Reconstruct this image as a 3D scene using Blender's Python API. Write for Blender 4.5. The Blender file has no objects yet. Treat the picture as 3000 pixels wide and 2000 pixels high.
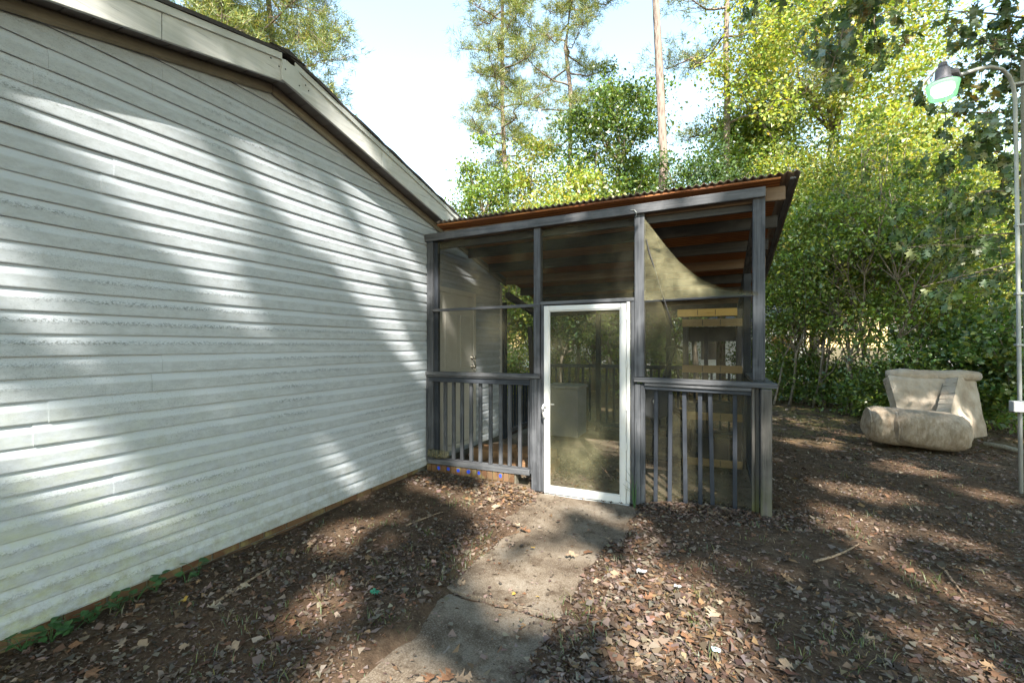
import bpy, bmesh, math, random
import numpy as np
from mathutils import Vector, Matrix

random.seed(7)
R = np.random.RandomState(7)
scene = bpy.context.scene
COL = scene.collection

# ---------------------------------------------------------------- camera, sky, sun, exposure
CAM_H = 1.6
YAW = math.atan2(597, 1333)
cam_d = bpy.data.cameras.new('camera')
cam = bpy.data.objects.new('camera', cam_d)
COL.objects.link(cam)
cam.location = (0, 0, CAM_H)
cam.rotation_euler = (math.radians(90), 0, YAW)
cam_d.sensor_width = 36
cam_d.lens = 1333 / 3000 * 36
cam_d.shift_y = 13 / 3000
cam_d.clip_start = 0.05
cam_d.clip_end = 2000
scene.camera = cam

SUN = Vector((0.50, -1.0, 1.02)).normalized()        # direction towards the sun
world = bpy.data.worlds.new('World')
scene.world = world
world.use_nodes = True
wn = world.node_tree
bg = wn.nodes['Background']
sky = wn.nodes.new('ShaderNodeTexSky')
sky.sky_type = 'NISHITA'
sky.sun_disc = False
sky.sun_elevation = math.asin(SUN.z)
sky.sun_rotation = math.atan2(SUN.x, SUN.y)
sky.air_density = 2.0
sky.dust_density = 0.5
sky.ozone_density = 2.2
wn.links.new(sky.outputs[0], bg.inputs[0])
bg.inputs[1].default_value = 0.15
sun_d = bpy.data.lights.new('sun', 'SUN')
sun_d.energy = 5.0
sun_d.angle = math.radians(0.53)
sun_d.color = (1.0, 0.92, 0.80)
sun_o = bpy.data.objects.new('sun', sun_d)
COL.objects.link(sun_o)
sun_o.rotation_euler = SUN.to_track_quat('Z', 'Y').to_euler()
scene.view_settings.view_transform = 'Standard'
scene.view_settings.look = 'None'
scene.view_settings.gamma = 1.0
scene.view_settings.use_curve_mapping = False
scene.view_settings.exposure = 1.85
scene.cycles.transparent_max_bounces = 16
scene.cycles.max_bounces = 8

# ---------------------------------------------------------------- helpers: layout
_s = math.hypot(597, 1333)
DWX, DWY = 597 / _s, 1333 / _s
def at(px, d, py=1013):
    """place of a thing seen px pixels across the photograph, d metres ahead of the tripod"""
    X = (px - 1500) / 1333
    return np.array([(DWY * X - DWX) * d, (DWX * X + DWY) * d, CAM_H - (py - 1013) / 1333 * d])

def sst(a, b, x):
    t = np.clip((x - a) / (b - a), 0, 1)
    return t * t * (3 - 2 * t)

_gr = np.random.RandomState(3)
_gk = [(_gr.uniform(-1, 1, 2) * k, _gr.uniform(0, 6.28), a) for k, a in
       [(0.5, .03), (0.9, .02), (1.6, .014), (2.6, .010), (4.5, .007), (7, .006), (11, .005), (17, .004), (24, .003), (33, .0025), (41, .002)]]
SLABS = [(-1.63, -0.80, 2.565, 3.725), (-1.64, -0.84, 0.6, 2.535), (-1.80, -0.69, 3.735, 4.655)]
PATHMASK = [(-1.64, -0.81, 0.6, 3.9), (-1.80, -0.69, 3.70, 4.8)]
def ground_z(x, y):
    x = np.asarray(x, float); y = np.asarray(y, float)
    n = 0
    for k, p, a in _gk:
        n = n + a * np.sin(k[0] * x * 1.9 + k[1] * y * 1.9 + p)
    fine = 0
    for k, p, a in _gk[4:]:
        fine = fine + a * np.sin(k[0] * x * 1.9 + k[1] * y * 1.9 + p)
    z = 0.035 + 0.06 * sst(-0.6, 1.2, x) + 0.035 * sst(-2.2, -3.1, x) * sst(2, 4.5, y) + 0.35 * n
    z = z + 0.02 * sst(9, 14, y)
    for (x0, x1, y0, y1) in PATHMASK:
        d = np.minimum(np.minimum(x - x0, x1 - x), np.minimum(y - y0, y1 - y))
        m = sst(-0.10, 0.12, d + fine * 3.4)
        z = z * (1 - m) + (-0.028) * m
    # porch floor
    d = np.minimum(np.minimum(x + 3.3, 0.40 - x), np.minimum(y - 4.80, 8.2 - y))
    m = sst(-0.12, 0.02, d)
    z = z * (1 - m) + (-0.06) * m
    # the door sweeps a low spot in front of the threshold
    m = np.exp(-(((x + 1.27) / .62) ** 4 + ((y - 4.6) / .25) ** 4))
    z = np.minimum(z, z * (1 - m) + (-0.045) * m)
    return z
def gz(x, y): return float(ground_z(x, y))

# ---------------------------------------------------------------- helpers: objects
def tag(o, label=None, cat=None, group=None, kind=None):
    if label: o['label'] = label
    if cat: o['category'] = cat
    if group: o['group'] = group
    if kind: o['kind'] = kind
    return o
def empty(name, loc=(0, 0, 0), label=None, cat=None, group=None, kind=None):
    o = bpy.data.objects.new(name, None)
    COL.objects.link(o)
    o.location = loc
    o.empty_display_size = 0.2
    return tag(o, label, cat, group, kind)
def link(name, me, parent=None, loc=None):
    o = bpy.data.objects.new(name, me)
    COL.objects.link(o)
    if parent is not None:
        o.parent = parent
        pm = Matrix.Identity(4)
        q = parent
        while q is not None:
            pm = Matrix.Translation(q.location) @ (q.rotation_euler.to_matrix().to_4x4()) @ pm if q.matrix_parent_inverse == Matrix.Identity(4) or q.parent is None else pm
            q = q.parent
        o.matrix_parent_inverse = world_of(parent).inverted()
    if loc is not None:
        o.location = loc
    return o
def world_of(o):
    m = Matrix.LocRotScale(o.location, o.rotation_euler, o.scale)
    if o.parent is not None:
        m = world_of(o.parent) @ o.matrix_parent_inverse @ m
    return m

class MB:
    def __init__(self): self.v = []; self.f = []
    def add(self, vs, fs):
        b = len(self.v)
        self.v += [tuple(v) for v in vs]
        self.f += [tuple(i + b for i in f) for f in fs]
        return self
    def hexa(self, p):      # 8 points: bottom loop 0-3, top loop 4-7
        return self.add(p, [(3, 2, 1, 0), (4, 5, 6, 7), (0, 1, 5, 4), (1, 2, 6, 5), (2, 3, 7, 6), (3, 0, 4, 7)])
    def box(self, x0, x1, y0, y1, z0, z1):
        return self.hexa([(x0, y0, z0), (x1, y0, z0), (x1, y1, z0), (x0, y1, z0), (x0, y0, z1), (x1, y0, z1), (x1, y1, z1), (x0, y1, z1)])
    def tube(self, pts, rad, n=8, cap=True):
        pts = [Vector(p) for p in pts]
        b = len(self.v)
        up = Vector((0, 0, 1))
        for i, p in enumerate(pts):
            t = (pts[min(i + 1, len(pts) - 1)] - pts[max(i - 1, 0)]).normalized()
            a = t.cross(up)
            if a.length < 0.05: a = t.cross(Vector((1, 0, 0)))
            a.normalize(); c = t.cross(a)
            r = rad[i] if isinstance(rad, (list, tuple)) else rad
            for k in range(n):
                w = 2 * math.pi * k / n
                self.v.append(tuple(p + a * math.cos(w) * r + c * math.sin(w) * r))
        for i in range(len(pts) - 1):
            for k in range(n):
                k2 = (k + 1) % n
                self.f.append((b + i * n + k, b + i * n + k2, b + (i + 1) * n + k2, b + (i + 1) * n + k))
        if cap:
            self.f.append(tuple(b + k for k in range(n))[::-1])
            e = b + (len(pts) - 1) * n
            self.f.append(tuple(e + k for k in range(n)))
        return self
    def lathe(self, c, axis, prof, n=24):
        axis = Vector(axis).normalized(); c = Vector(c)
        a = axis.cross(Vector((0, 1, 0)))
        if a.length < .05: a = axis.cross(Vector((1, 0, 0)))
        a.normalize(); d = axis.cross(a)
        b = len(self.v)
        for (r, h) in prof:
            for k in range(n):
                w = 2 * math.pi * k / n
                self.v.append(tuple(c + axis * h + (a * math.cos(w) + d * math.sin(w)) * r))
        for i in range(len(prof) - 1):
            for k in range(n):
                k2 = (k + 1) % n
                self.f.append((b + i * n + k, b + i * n + k2, b + (i + 1) * n + k2, b + (i + 1) * n + k))
        return self
    def mesh(self, name, mat, bevel=0, seg=1, smooth=False):
        me = bpy.data.meshes.new(name)
        me.from_pydata(self.v, [], self.f)
        bm = bmesh.new(); bm.from_mesh(me)
        bmesh.ops.recalc_face_normals(bm, faces=bm.faces)
        if bevel:
            es = [e for e in bm.edges if len(e.link_faces) == 2 and e.calc_face_angle(0) > 0.5]
            bmesh.ops.bevel(bm, geom=es, offset=bevel, segments=seg, affect='EDGES', profile=0.6)
        if smooth:
            for f in bm.faces: f.smooth = True
        bm.to_mesh(me); bm.free()
        me.materials.append(mat)
        return me
    def build(self, name, mat, parent=None, bevel=0, seg=1, smooth=False, loc=None):
        return link(name, self.mesh(name, mat, bevel, seg, smooth), parent, loc)

def np_mesh(name, verts, faces_n, mat, colors=None, idx=None, smooth=False):
    """verts (N,3); every face has faces_n corners taken in order, or idx (M,k)"""
    me = bpy.data.meshes.new(name)
    verts = np.ascontiguousarray(verts, dtype=np.float32)
    nv = len(verts)
    if idx is None: idx = np.arange(nv, dtype=np.int32).reshape(-1, faces_n)
    idx = np.ascontiguousarray(idx, dtype=np.int32)
    m, k = idx.shape
    me.vertices.add(nv); me.vertices.foreach_set('co', verts.ravel())
    me.loops.add(m * k); me.loops.foreach_set('vertex_index', idx.ravel())
    me.polygons.add(m)
    me.polygons.foreach_set('loop_start', np.arange(0, m * k, k, dtype=np.int32))
    try: me.polygons.foreach_set('loop_total', np.full(m, k, dtype=np.int32))
    except Exception: pass
    if colors is not None:
        ca = me.attributes.new('tint', 'FLOAT_COLOR', 'POINT')
        c4 = np.ones((nv, 4), np.float32); c4[:, :3] = colors
        ca.data.foreach_set('color', c4.ravel())
    if smooth: me.polygons.foreach_set('use_smooth', np.ones(m, dtype=bool))
    me.update(calc_edges=True)
    me.materials.append(mat)
    return me

# ---------------------------------------------------------------- helpers: materials
class NT:
    def __init__(self, name):
        self.m = bpy.data.materials.new(name); self.m.use_nodes = True
        self.t = self.m.node_tree
        self.b = self.t.nodes['Principled BSDF']; self.out = self.t.nodes['Material Output']
    def n(self, typ, **kw):
        nd = self.t.nodes.new(typ)
        for k, v in kw.items(): setattr(nd, k, v)
        return nd
    def l(self, a, b): self.t.links.new(a, b)
    def coords(self, scale=(1, 1, 1), which='Object', rnd=0, rot=(0, 0, 0)):
        tc = self.n('ShaderNodeTexCoord'); mp = self.n('ShaderNodeMapping')
        mp.inputs['Scale'].default_value = scale; mp.inputs['Rotation'].default_value = rot
        self.l(tc.outputs[which], mp.inputs[0])
        if rnd:
            oi = self.n('ShaderNodeObjectInfo'); mu = self.n('ShaderNodeMath', operation='MULTIPLY'); mu.inputs[1].default_value = rnd
            self.l(oi.outputs['Random'], mu.inputs[0]); self.l(mu.outputs[0], mp.inputs['Location'])
        return mp.outputs[0]
    def noise(self, vec, scale, detail=4, rough=0.55, dist=0):
        nd = self.n('ShaderNodeTexNoise'); nd.inputs['Scale'].default_value = scale; nd.inputs['Detail'].default_value = detail
        nd.inputs['Roughness'].default_value = rough; nd.inputs['Distortion'].default_value = dist
        self.l(vec, nd.inputs['Vector']); return nd.outputs['Fac']
    def ramp(self, fac, stops):
        r = self.n('ShaderNodeValToRGB'); e = r.color_ramp.elements
        while len(e) < len(stops): e.new(0.5)
        for el, (p, c) in zip(e, stops):
            el.position = p; el.color = (*c, 1) if len(c) == 3 else c
        self.l(fac, r.inputs[0]); return r.outputs[0]
    def mapr(self, v, a, b, c=0, d=1):
        m = self.n('ShaderNodeMapRange'); m.clamp = True
        for i, x in zip((1, 2, 3, 4), (a, b, c, d)): m.inputs[i].default_value = x
        self.l(v, m.inputs[0]); return m.outputs[0]
    def math(self, op, a, b=None):
        m = self.n('ShaderNodeMath', operation=op)
        for i, x in enumerate((a, b)):
            if x is None: continue
            if isinstance(x, (int, float)): m.inputs[i].default_value = x
            else: self.l(x, m.inputs[i])
        return m.outputs[0]
    def mix(self, fac, a, b, mode='MIX'):
        m = self.n('ShaderNodeMix', data_type='RGBA', blend_type=mode)
        for i, x in ((0, fac), (6, a), (7, b)):
            if isinstance(x, (int, float)): m.inputs[i].default_value = x
            elif isinstance(x, tuple): m.inputs[i].default_value = (*x, 1)
            else: self.l(x, m.inputs[i])
        return m.outputs[2]
    def bump(self, h, strength=0.3, dist=0.01):
        b = self.n('ShaderNodeBump'); b.inputs['Strength'].default_value = strength; b.inputs['Distance'].default_value = dist
        self.l(h, b.inputs['Height']); self.l(b.outputs[0], self.b.inputs['Normal'])
    def set(self, col=None, rough=0.7, spec=0.3, metal=0):
        if col is not None:
            if isinstance(col, tuple): self.b.inputs['Base Color'].default_value = (*col, 1)
            else: self.l(col, self.b.inputs['Base Color'])
        if isinstance(rough, (int, float)): self.b.inputs['Roughness'].default_value = rough
        else: self.l(rough, self.b.inputs['Roughness'])
        self.b.inputs['Specular IOR Level'].default_value = spec
        self.b.inputs['Metallic'].default_value = metal
        return self.m

COURSE = 0.1179
SID0 = 0.134
def m_siding():
    t = NT('vinyl_siding')
    v = t.coords((1, 1, 1))
    sep = t.n('ShaderNodeSeparateXYZ'); t.l(v, sep.inputs[0])
    fr = t.math('FRACT', t.math('DIVIDE', t.math('SUBTRACT', sep.outputs[2], SID0), COURSE))
    base = t.mix(t.noise(t.coords((1, .35, 1.2)), 1.3, 3), (.335, .378, .432), (.435, .472, .522))
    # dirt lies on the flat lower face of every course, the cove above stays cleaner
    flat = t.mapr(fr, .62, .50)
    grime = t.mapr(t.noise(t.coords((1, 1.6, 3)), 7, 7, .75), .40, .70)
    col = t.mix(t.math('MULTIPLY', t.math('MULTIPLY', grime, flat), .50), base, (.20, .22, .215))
    col = t.mix(t.math('MULTIPLY', flat, .15), col, (.16, .18, .19))  # flat face evenly darkened, painting in its shade against the brighter cove
    wob = t.noise(t.coords((1, 9, 1)), 2.5, 3)
    edge = t.math('ADD', fr, t.math('MULTIPLY', t.math('SUBTRACT', wob, .5), .22))
    band = t.math('MULTIPLY', t.mapr(edge, .40, .55), t.mapr(edge, .74, .62))
    sp = t.mapr(t.noise(t.coords((1, 1, 1.8)), 75, 4, .75), .46, .58)
    big = t.mapr(t.noise(t.coords((1, .55, 1.4)), 1.5, 3, .6), .43, .60)
    spk = t.math('MULTIPLY', t.math('MULTIPLY', sp, band), big)
    col = t.mix(t.math('MULTIPLY', spk, .7), col, (.055, .062, .055))
    all_sp = t.math('MULTIPLY', t.mapr(t.noise(t.coords((1, 1, 1.5)), 110, 3, .7), .56, .66), t.mapr(t.noise(t.coords((1, .6, 1.3)), 2.1, 2), .40, .62))
    col = t.mix(t.math('MULTIPLY', all_sp, .55), col, (.12, .135, .11))
    # green algae spreading from the damp low corner away from the porch
    ya = t.mapr(sep.outputs[1], 3.4, .6); za = t.mapr(sep.outputs[2], 1.5, .1)
    alg = t.math('MULTIPLY', t.math('MULTIPLY', ya, za), t.mapr(t.noise(t.coords((1, 1, 1.5)), 9, 6, .7), .40, .66))
    col = t.mix(t.math('MULTIPLY', alg, .75), col, (.36, .40, .19))
    mud = t.math('MULTIPLY', t.mapr(sep.outputs[2], .62, .14), t.mapr(t.noise(t.coords((1, 1, 1)), 14, 7, .75), .44, .66))
    col = t.mix(t.math('MULTIPLY', mud, .6), col, (.19, .185, .12))
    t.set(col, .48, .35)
    g = t.noise(t.coords((1, 2.5, 190)), 3, 3, .6)
    sep2 = None
    t.bump(t.math('ADD', t.math('MULTIPLY', g, .25), t.noise(t.coords((1, 1, 1)), 4, 2)), .15, .006)
    return t.m

def m_wood(name, axis, dark, light, scale=1.0, moss=None, rough=.8):
    t = NT(name)
    st = {'x': (1.6, 34, 34), 'y': (34, 1.6, 34), 'z': (34, 34, 1.6)}[axis]
    st = tuple(s * scale for s in st)
    v = t.coords(st, rnd=31)
    g = t.noise(v, 1.0, 6, .68, .25)
    col = t.ramp(g, [(.30, dark), (.52, tuple((a + b) / 2 for a, b in zip(dark, light))), (.72, light)])
    wear = t.mapr(t.noise(t.coords((3, 3, 3), rnd=17), 1.2, 4, .6), .52, .68)
    col = t.mix(t.math('MULTIPLY', wear, .35), col, tuple(min(1, c * 1.25 + .02) for c in light))
    cr = t.mapr(t.noise(t.coords(tuple(s * 2.2 for s in st), rnd=47), 1.0, 3, .5), .34, .27)
    col = t.mix(t.math('MULTIPLY', cr, .7), col, tuple(c * .35 for c in dark))
    if moss:
        sep = t.n('ShaderNodeSeparateXYZ'); t.l(t.coords(), sep.inputs[0])
        mm = t.math('MULTIPLY', t.mapr(sep.outputs[2], moss, moss * .3), t.mapr(t.noise(t.coords((1, 1, .4)), 12, 4), .3, .6))
        col = t.mix(t.math('MULTIPLY', mm, .7), col, (.075, .085, .025))
    t.set(col, rough, .2)
    t.bump(g, .5, .004)
    return t.m

def m_plain(name, col, rough=.6, var=.25, scale=8, metal=0, spec=.3, bump=.1, rnd=0, stain=None):
    t = NT(name)
    n = t.noise(t.coords(rnd=rnd or 5), scale, 5, .6)
    c = t.mix(t.mapr(n, .3, .7), tuple(x * (1 - var) for x in col), tuple(min(1, x * (1 + var)) for x in col))
    if stain:
        sc, c2, amt = stain
        c = t.mix(t.math('MULTIPLY', t.mapr(t.noise(t.coords(rnd=9), sc, 6, .7), .48, .66), amt), c, c2)
    t.set(c, rough, spec, metal)
    if bump: t.bump(t.noise(t.coords(rnd=3), scale * 4, 4), bump, .006)
    return t.m

def m_plywood():
    t = NT('plywood')
    v = t.coords((1, 1, 1), rnd=13)
    w = t.n('ShaderNodeTexWave', wave_type='BANDS', bands_direction='Y')
    w.inputs['Scale'].default_value = 3.2; w.inputs['Distortion'].default_value = 9; w.inputs['Detail'].default_value = 2.5; w.inputs['Detail Scale'].default_value = .55
    t.l(t.coords((.45, 2.2, 1), rnd=13), w.inputs['Vector'])
    c = t.ramp(w.outputs['Fac'], [(.0, (.10, .033, .012)), (.35, (.26, .095, .03)), (1., (.33, .14, .05))])
    c = t.mix(t.mapr(t.noise(t.coords((2, 2, 2)), 1.5, 4), .5, .75), c, (.16, .07, .035))
    t.set(c, .7, .2); return t.m

def m_brick():
    t = NT('brick_clay')
    oi = t.n('ShaderNodeObjectInfo')
    c = t.ramp(oi.outputs['Random'], [(0, (.085, .045, .026)), (.35, (.135, .068, .038)), (.7, (.115, .074, .042)), (1, (.165, .098, .058))])
    n = t.noise(t.coords(rnd=21), 26, 6, .7)
    c = t.mix(t.mapr(n, .45, .75), c, (.13, .09, .05))
    g = t.mapr(t.noise(t.coords((1, 1, 1), rnd=8), 7, 4), .52, .68)
    c = t.mix(t.math('MULTIPLY', g, .6), c, (.22, .20, .09))
    t.set(c, .9, .15); t.bump(n, .5, .004); return t.m

def m_screen(name, fac_lo, fac_hi, cols, scale=3, streak=(1, 1, 1)):
    t = NT(name)
    t.t.nodes.remove(t.b)
    n = t.noise(t.coords(streak), scale, 7, .68)
    fine = t.noise(t.coords((1, 1, 1)), 320, 1)
    col = t.ramp(n, [(.32, cols[0]), (.5, cols[1]), (.68, cols[2])])
    d = t.n('ShaderNodeBsdfDiffuse'); tl = t.n('ShaderNodeBsdfTranslucent'); tr = t.n('ShaderNodeBsdfTransparent')
    t.l(col, d.inputs[0]); t.l(col, tl.inputs[0])
    m1 = t.n('ShaderNodeMixShader'); m1.inputs[0].default_value = .25
    t.l(d.outputs[0], m1.inputs[1]); t.l(tl.outputs[0], m1.inputs[2])
    m2 = t.n('ShaderNodeMixShader')
    f = t.math('ADD', t.mapr(n, .36, .70, fac_lo, fac_hi), t.math('MULTIPLY', t.math('SUBTRACT', fine, .5), .35))
    t.l(f, m2.inputs[0]); t.l(tr.outputs[0], m2.inputs[1]); t.l(m1.outputs[0], m2.inputs[2])
    t.l(m2.outputs[0], t.out.inputs[0])
    return t.m

def m_leaf(name, trans=.45, gloss=.06, rough=.45, val=1.0, obj_tint=None):
    t = NT(name); t.t.nodes.remove(t.b)
    if obj_tint:
        oi = t.n('ShaderNodeObjectInfo'); c = t.ramp(oi.outputs['Random'], obj_tint)
    else:
        a = t.n('ShaderNodeAttribute'); a.attribute_name = 'tint'; c = a.outputs['Color']
    if val != 1.0:
        c = t.mix(1.0, c, (val, val, val), 'MULTIPLY')
    tc = t.mix(1.0, c, (1.35, 1.25, .55), 'MULTIPLY')
    d = t.n('ShaderNodeBsdfDiffuse'); tl = t.n('ShaderNodeBsdfTranslucent'); g = t.n('ShaderNodeBsdfGlossy')
    g.inputs['Roughness'].default_value = rough; g.inputs['Color'].default_value = (.8, .85, .9, 1)
    t.l(c, d.inputs[0]); t.l(tc, tl.inputs[0])
    m1 = t.n('ShaderNodeMixShader'); m1.inputs[0].default_value = trans
    t.l(d.outputs[0], m1.inputs[1]); t.l(tl.outputs[0], m1.inputs[2])
    m2 = t.n('ShaderNodeMixShader'); m2.inputs[0].default_value = gloss
    t.l(m1.outputs[0], m2.inputs[1]); t.l(g.outputs[0], m2.inputs[2])
    t.l(m2.outputs[0], t.out.inputs[0])
    return t.m

def m_ground():
    t = NT('forest_soil')
    a = t.noise(t.coords(), 1.1, 6, .6); b = t.noise(t.coords(), 9, 8, .72); c = t.noise(t.coords(), 60, 6, .75)
    col = t.ramp(b, [(.28, (.034, .023, .016)), (.48, (.078, .053, .036)), (.60, (.115, .080, .055)), (.75, (.165, .120, .086))])
    col = t.mix(t.math('MULTIPLY', t.mapr(a, .45, .62), .7), col, (.105, .062, .038))
    col = t.mix(t.math('MULTIPLY', t.mapr(c, .52, .66), .5), col, (.16, .12, .085))
    col = t.mix(t.math('MULTIPLY', t.mapr(c, .44, .34), .6), col, (.022, .016, .012))
    # thin grass and dry straw farther out in the yard
    sep = t.n('ShaderNodeSeparateXYZ'); t.l(t.coords(), sep.inputs[0])
    far = t.math('MULTIPLY', t.mapr(sep.outputs[1], 7.5, 11), t.mapr(t.noise(t.coords(), 2.2, 6, .7), .42, .60))
    col = t.mix(t.math('MULTIPLY', far, .7), col, (.17, .15, .055))
    t.set(col, .95, .1)
    t.bump(t.math('ADD', b, t.math('MULTIPLY', c, .7)), .8, .02)
    return t.m

def m_concrete():
    t = NT('concrete')
    a = t.noise(t.coords(), 2.6, 6, .65); c = t.noise(t.coords(), 130, 4, .7)
    col = t.ramp(a, [(.32, (.065, .046, .032)), (.5, (.135, .106, .078)), (.66, (.21, .18, .145))])
    col = t.mix(t.math('MULTIPLY', t.mapr(c, .5, .62), .5), col, (.28, .25, .21))
    col = t.mix(t.math('MULTIPLY', t.mapr(c, .45, .36), .6), col, (.06, .05, .04))
    col = t.mix(t.math('MULTIPLY', t.mapr(t.noise(t.coords(), 5.5, 6, .7), .53, .66), .8), col, (.055, .038, .025))
    t.set(col, .9, .15); t.bump(c, .45, .004); return t.m

def m_bark(name, c0, c1, sc=1.0):
    t = NT(name)
    v = t.coords((14 * sc, 14 * sc, 3.2 * sc))
    vo = t.n('ShaderNodeTexVoronoi'); vo.inputs['Scale'].default_value = 1.0; t.l(v, vo.inputs['Vector'])
    n = t.noise(v, 1.6, 6, .7)
    col = t.ramp(t.math('MULTIPLY', t.math('ADD', n, vo.outputs['Distance']), .6), [(.25, c0), (.6, c1)])
    t.set(col, .95, .1); t.bump(vo.outputs['Distance'], .8, .03); return t.m

def m_corr():
    t = NT('galvanised_sheet')
    n = t.noise(t.coords((1, .5, 1)), 3, 6, .65)
    col = t.ramp(n, [(.35, (.20, .17, .15)), (.52, (.30, .27, .24)), (.66, (.20, .115, .07))])
    t.set(col, .55, .4, .35); return t.m

def m_cloth():
    t = NT('stained_fabric')
    a = t.noise(t.coords(), 3.0, 6, .65); b = t.noise(t.coords((1, 1, 1)), 7, 5, .6)
    col = t.ramp(a, [(.3, (.22, .175, .135)), (.5, (.32, .275, .225)), (.68, (.39, .345, .295))])
    col = t.mix(t.math('MULTIPLY', t.mapr(b, .64, .74), .35), col, (.20, .145, .10))
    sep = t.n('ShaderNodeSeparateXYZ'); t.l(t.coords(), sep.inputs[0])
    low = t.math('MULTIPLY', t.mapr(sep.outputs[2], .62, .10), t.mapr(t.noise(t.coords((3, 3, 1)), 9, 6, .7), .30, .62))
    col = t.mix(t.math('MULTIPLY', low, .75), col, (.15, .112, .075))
    t.set(col, .95, .1); t.bump(t.noise(t.coords((6, 2, 2)), 4, 5, .65), .45, .03); return t.m

def m_emit(name, col, strength, base=(.5, .8, .5)):
    t = NT(name); t.set(base, .25, .5)
    t.b.inputs['Emission Color'].default_value = (*col, 1); t.b.inputs['Emission Strength'].default_value = strength
    return t.m

M = {}
M['siding'] = m_siding()
M['trim_tan'] = m_plain('tan_trim', (.165, .15, .12), .6, .2, 6)
M['fascia'] = m_wood('painted_fascia', 'y', (.36, .375, .375), (.53, .54, .535), .8)
M['fascia_plain'] = m_plain('painted_rake_trim', (.40, .42, .415), .6, .12, 5)
M['soffit'] = m_plain('grey_soffit', (.15, .14, .135), .7, .15, 5)
M['shingle'] = m_plain('asphalt_shingle', (.045, .043, .042), .95, .35, 60)
M['woodx'] = m_wood('weathered_wood_along_x', 'x', (.028, .031, .037), (.135, .14, .153))
M['woody'] = m_wood('weathered_wood_along_y', 'y', (.028, .031, .037), (.135, .14, .153))
M['woodz'] = m_wood('weathered_wood_upright', 'z', (.022, .025, .031), (.105, .112, .126))
M['post'] = m_wood('treated_post_wood', 'z', (.034, .033, .032), (.11, .104, .097), 1.0, moss=.45)
M['blue'] = m_wood('slate_painted_wood', 'z', (.016, .020, .027), (.036, .042, .055), .6)
M['bluex'] = m_wood('slate_painted_wood_along_x', 'x', (.019, .023, .031), (.055, .064, .080), .6)
M['joist'] = m_wood('dark_joist_wood', 'x', (.03, .031, .034), (.07, .07, .07))
M['joist_new'] = m_wood('tan_joist_wood', 'x', (.09, .06, .04), (.18, .13, .09))
M['ply'] = m_plywood()
M['corr'] = m_corr()
M['brick'] = m_brick()
M['mortar'] = m_plain('mortar', (.125, .115, .09), .95, .3, 14)
M['bluepaint'] = m_plain('blue_spray_paint', (.02, .06, .50), .7, .3, 30)
M['white'] = m_plain('white_enamel', (.52, .535, .55), .35, .06, 3, spec=.5, bump=0, stain=(6, (.50, .47, .40), .35))
M['doorwhite'] = m_plain('white_door_paint', (.50, .49, .45), .4, .08, 2, spec=.5, bump=0)
M['steel'] = m_plain('brushed_knob_steel', (.45, .43, .38), .3, .1, 10, metal=1, bump=0)
M['screen'] = m_screen('insect_screen', .30, .46, [(.022, .022, .020), (.055, .053, .038), (.14, .13, .075)], 2.0)
M['screen_dirty'] = m_screen('mossy_insect_screen', .40, .60, [(.08, .08, .06), (.19, .18, .11), (.32, .30, .19)], 3.2)
M['door_screen'] = m_screen('grimy_storm_door_screen', .26, .50, [(.05, .05, .04), (.12, .118, .07), (.21, .20, .12)], 3.5, (1, 1, .8))
M['ground'] = m_ground()
M['concrete'] = m_concrete()
M['floor'] = m_plain('dusty_floor', (.13, .105, .075), .95, .35, 3, stain=(7, (.07, .05, .035), .8))
M['pinebark'] = m_bark('pine_bark', (.07, .048, .038), (.26, .205, .175))
M['bark'] = m_bark('grey_bark', (.075, .062, .045), (.22, .19, .15), 1.4)
M['leaf'] = m_leaf('green_leaf')
M['needle'] = m_leaf('pine_needle', .32, .04, .5)
M['litter'] = m_leaf('dry_leaf_litter', .12, .03, .6)
M['grass'] = m_leaf('grass_blade', .35, .05)
M['oakleaf'] = m_leaf('oak_leaf', .46, .10, .35, obj_tint=[(0, (.066, .13, .042)), (.45, (.09, .165, .048)), (.8, (.14, .20, .05)), (.92, (.22, .20, .04)), (1, (.34, .21, .05))])
M['deadleaf'] = m_leaf('fallen_oak_leaf', .10, .04, .5, obj_tint=[(0, (.20, .10, .05)), (.3, (.36, .24, .15)), (.55, (.46, .35, .25)), (.8, (.30, .13, .06)), (1, (.50, .34, .12))])
M['cloth'] = m_cloth()
M['galv'] = m_plain('galvanised_pipe', (.34, .36, .36), .5, .15, 12, metal=.25, bump=.05)
M['lamp_grey'] = m_plain('grey_cast_housing', (.13, .13, .155), .5, .25, 10, metal=.2)
M['polewood'] = m_wood('utility_pole_wood', 'z', (.16, .15, .12), (.30, .29, .23))
M['boxgrey'] = m_plain('grey_meter_box', (.36, .37, .38), .5, .1, 6)
_t = NT('lit_green_lens'); _t.t.nodes.remove(_t.b)
_e = _t.n('ShaderNodeEmission'); _e.inputs[0].default_value = (.34, 1.0, .42, 1); _e.inputs[1].default_value = .45
_r = _t.n('ShaderNodeBsdfTransparent'); _r.inputs[0].default_value = (.75, 1, .8, 1)
_g = _t.n('ShaderNodeBsdfGlossy'); _g.inputs['Roughness'].default_value = .1
_m = _t.n('ShaderNodeMixShader'); _m.inputs[0].default_value = .45; _t.l(_e.outputs[0], _m.inputs[1]); _t.l(_r.outputs[0], _m.inputs[2])
_m2 = _t.n('ShaderNodeMixShader'); _m2.inputs[0].default_value = .05; _t.l(_m.outputs[0], _m2.inputs[1]); _t.l(_g.outputs[0], _m2.inputs[2]); _t.l(_m2.outputs[0], _t.out.inputs[0])
M['lens'] = _t.m
M['bulb'] = m_emit('lit_lamp_core', (.85, 1.0, .88), 4)
M['pine'] = m_wood('yellow_pine_board', 'x', (.50, .31, .08), (.62, .40, .12), .5)
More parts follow.
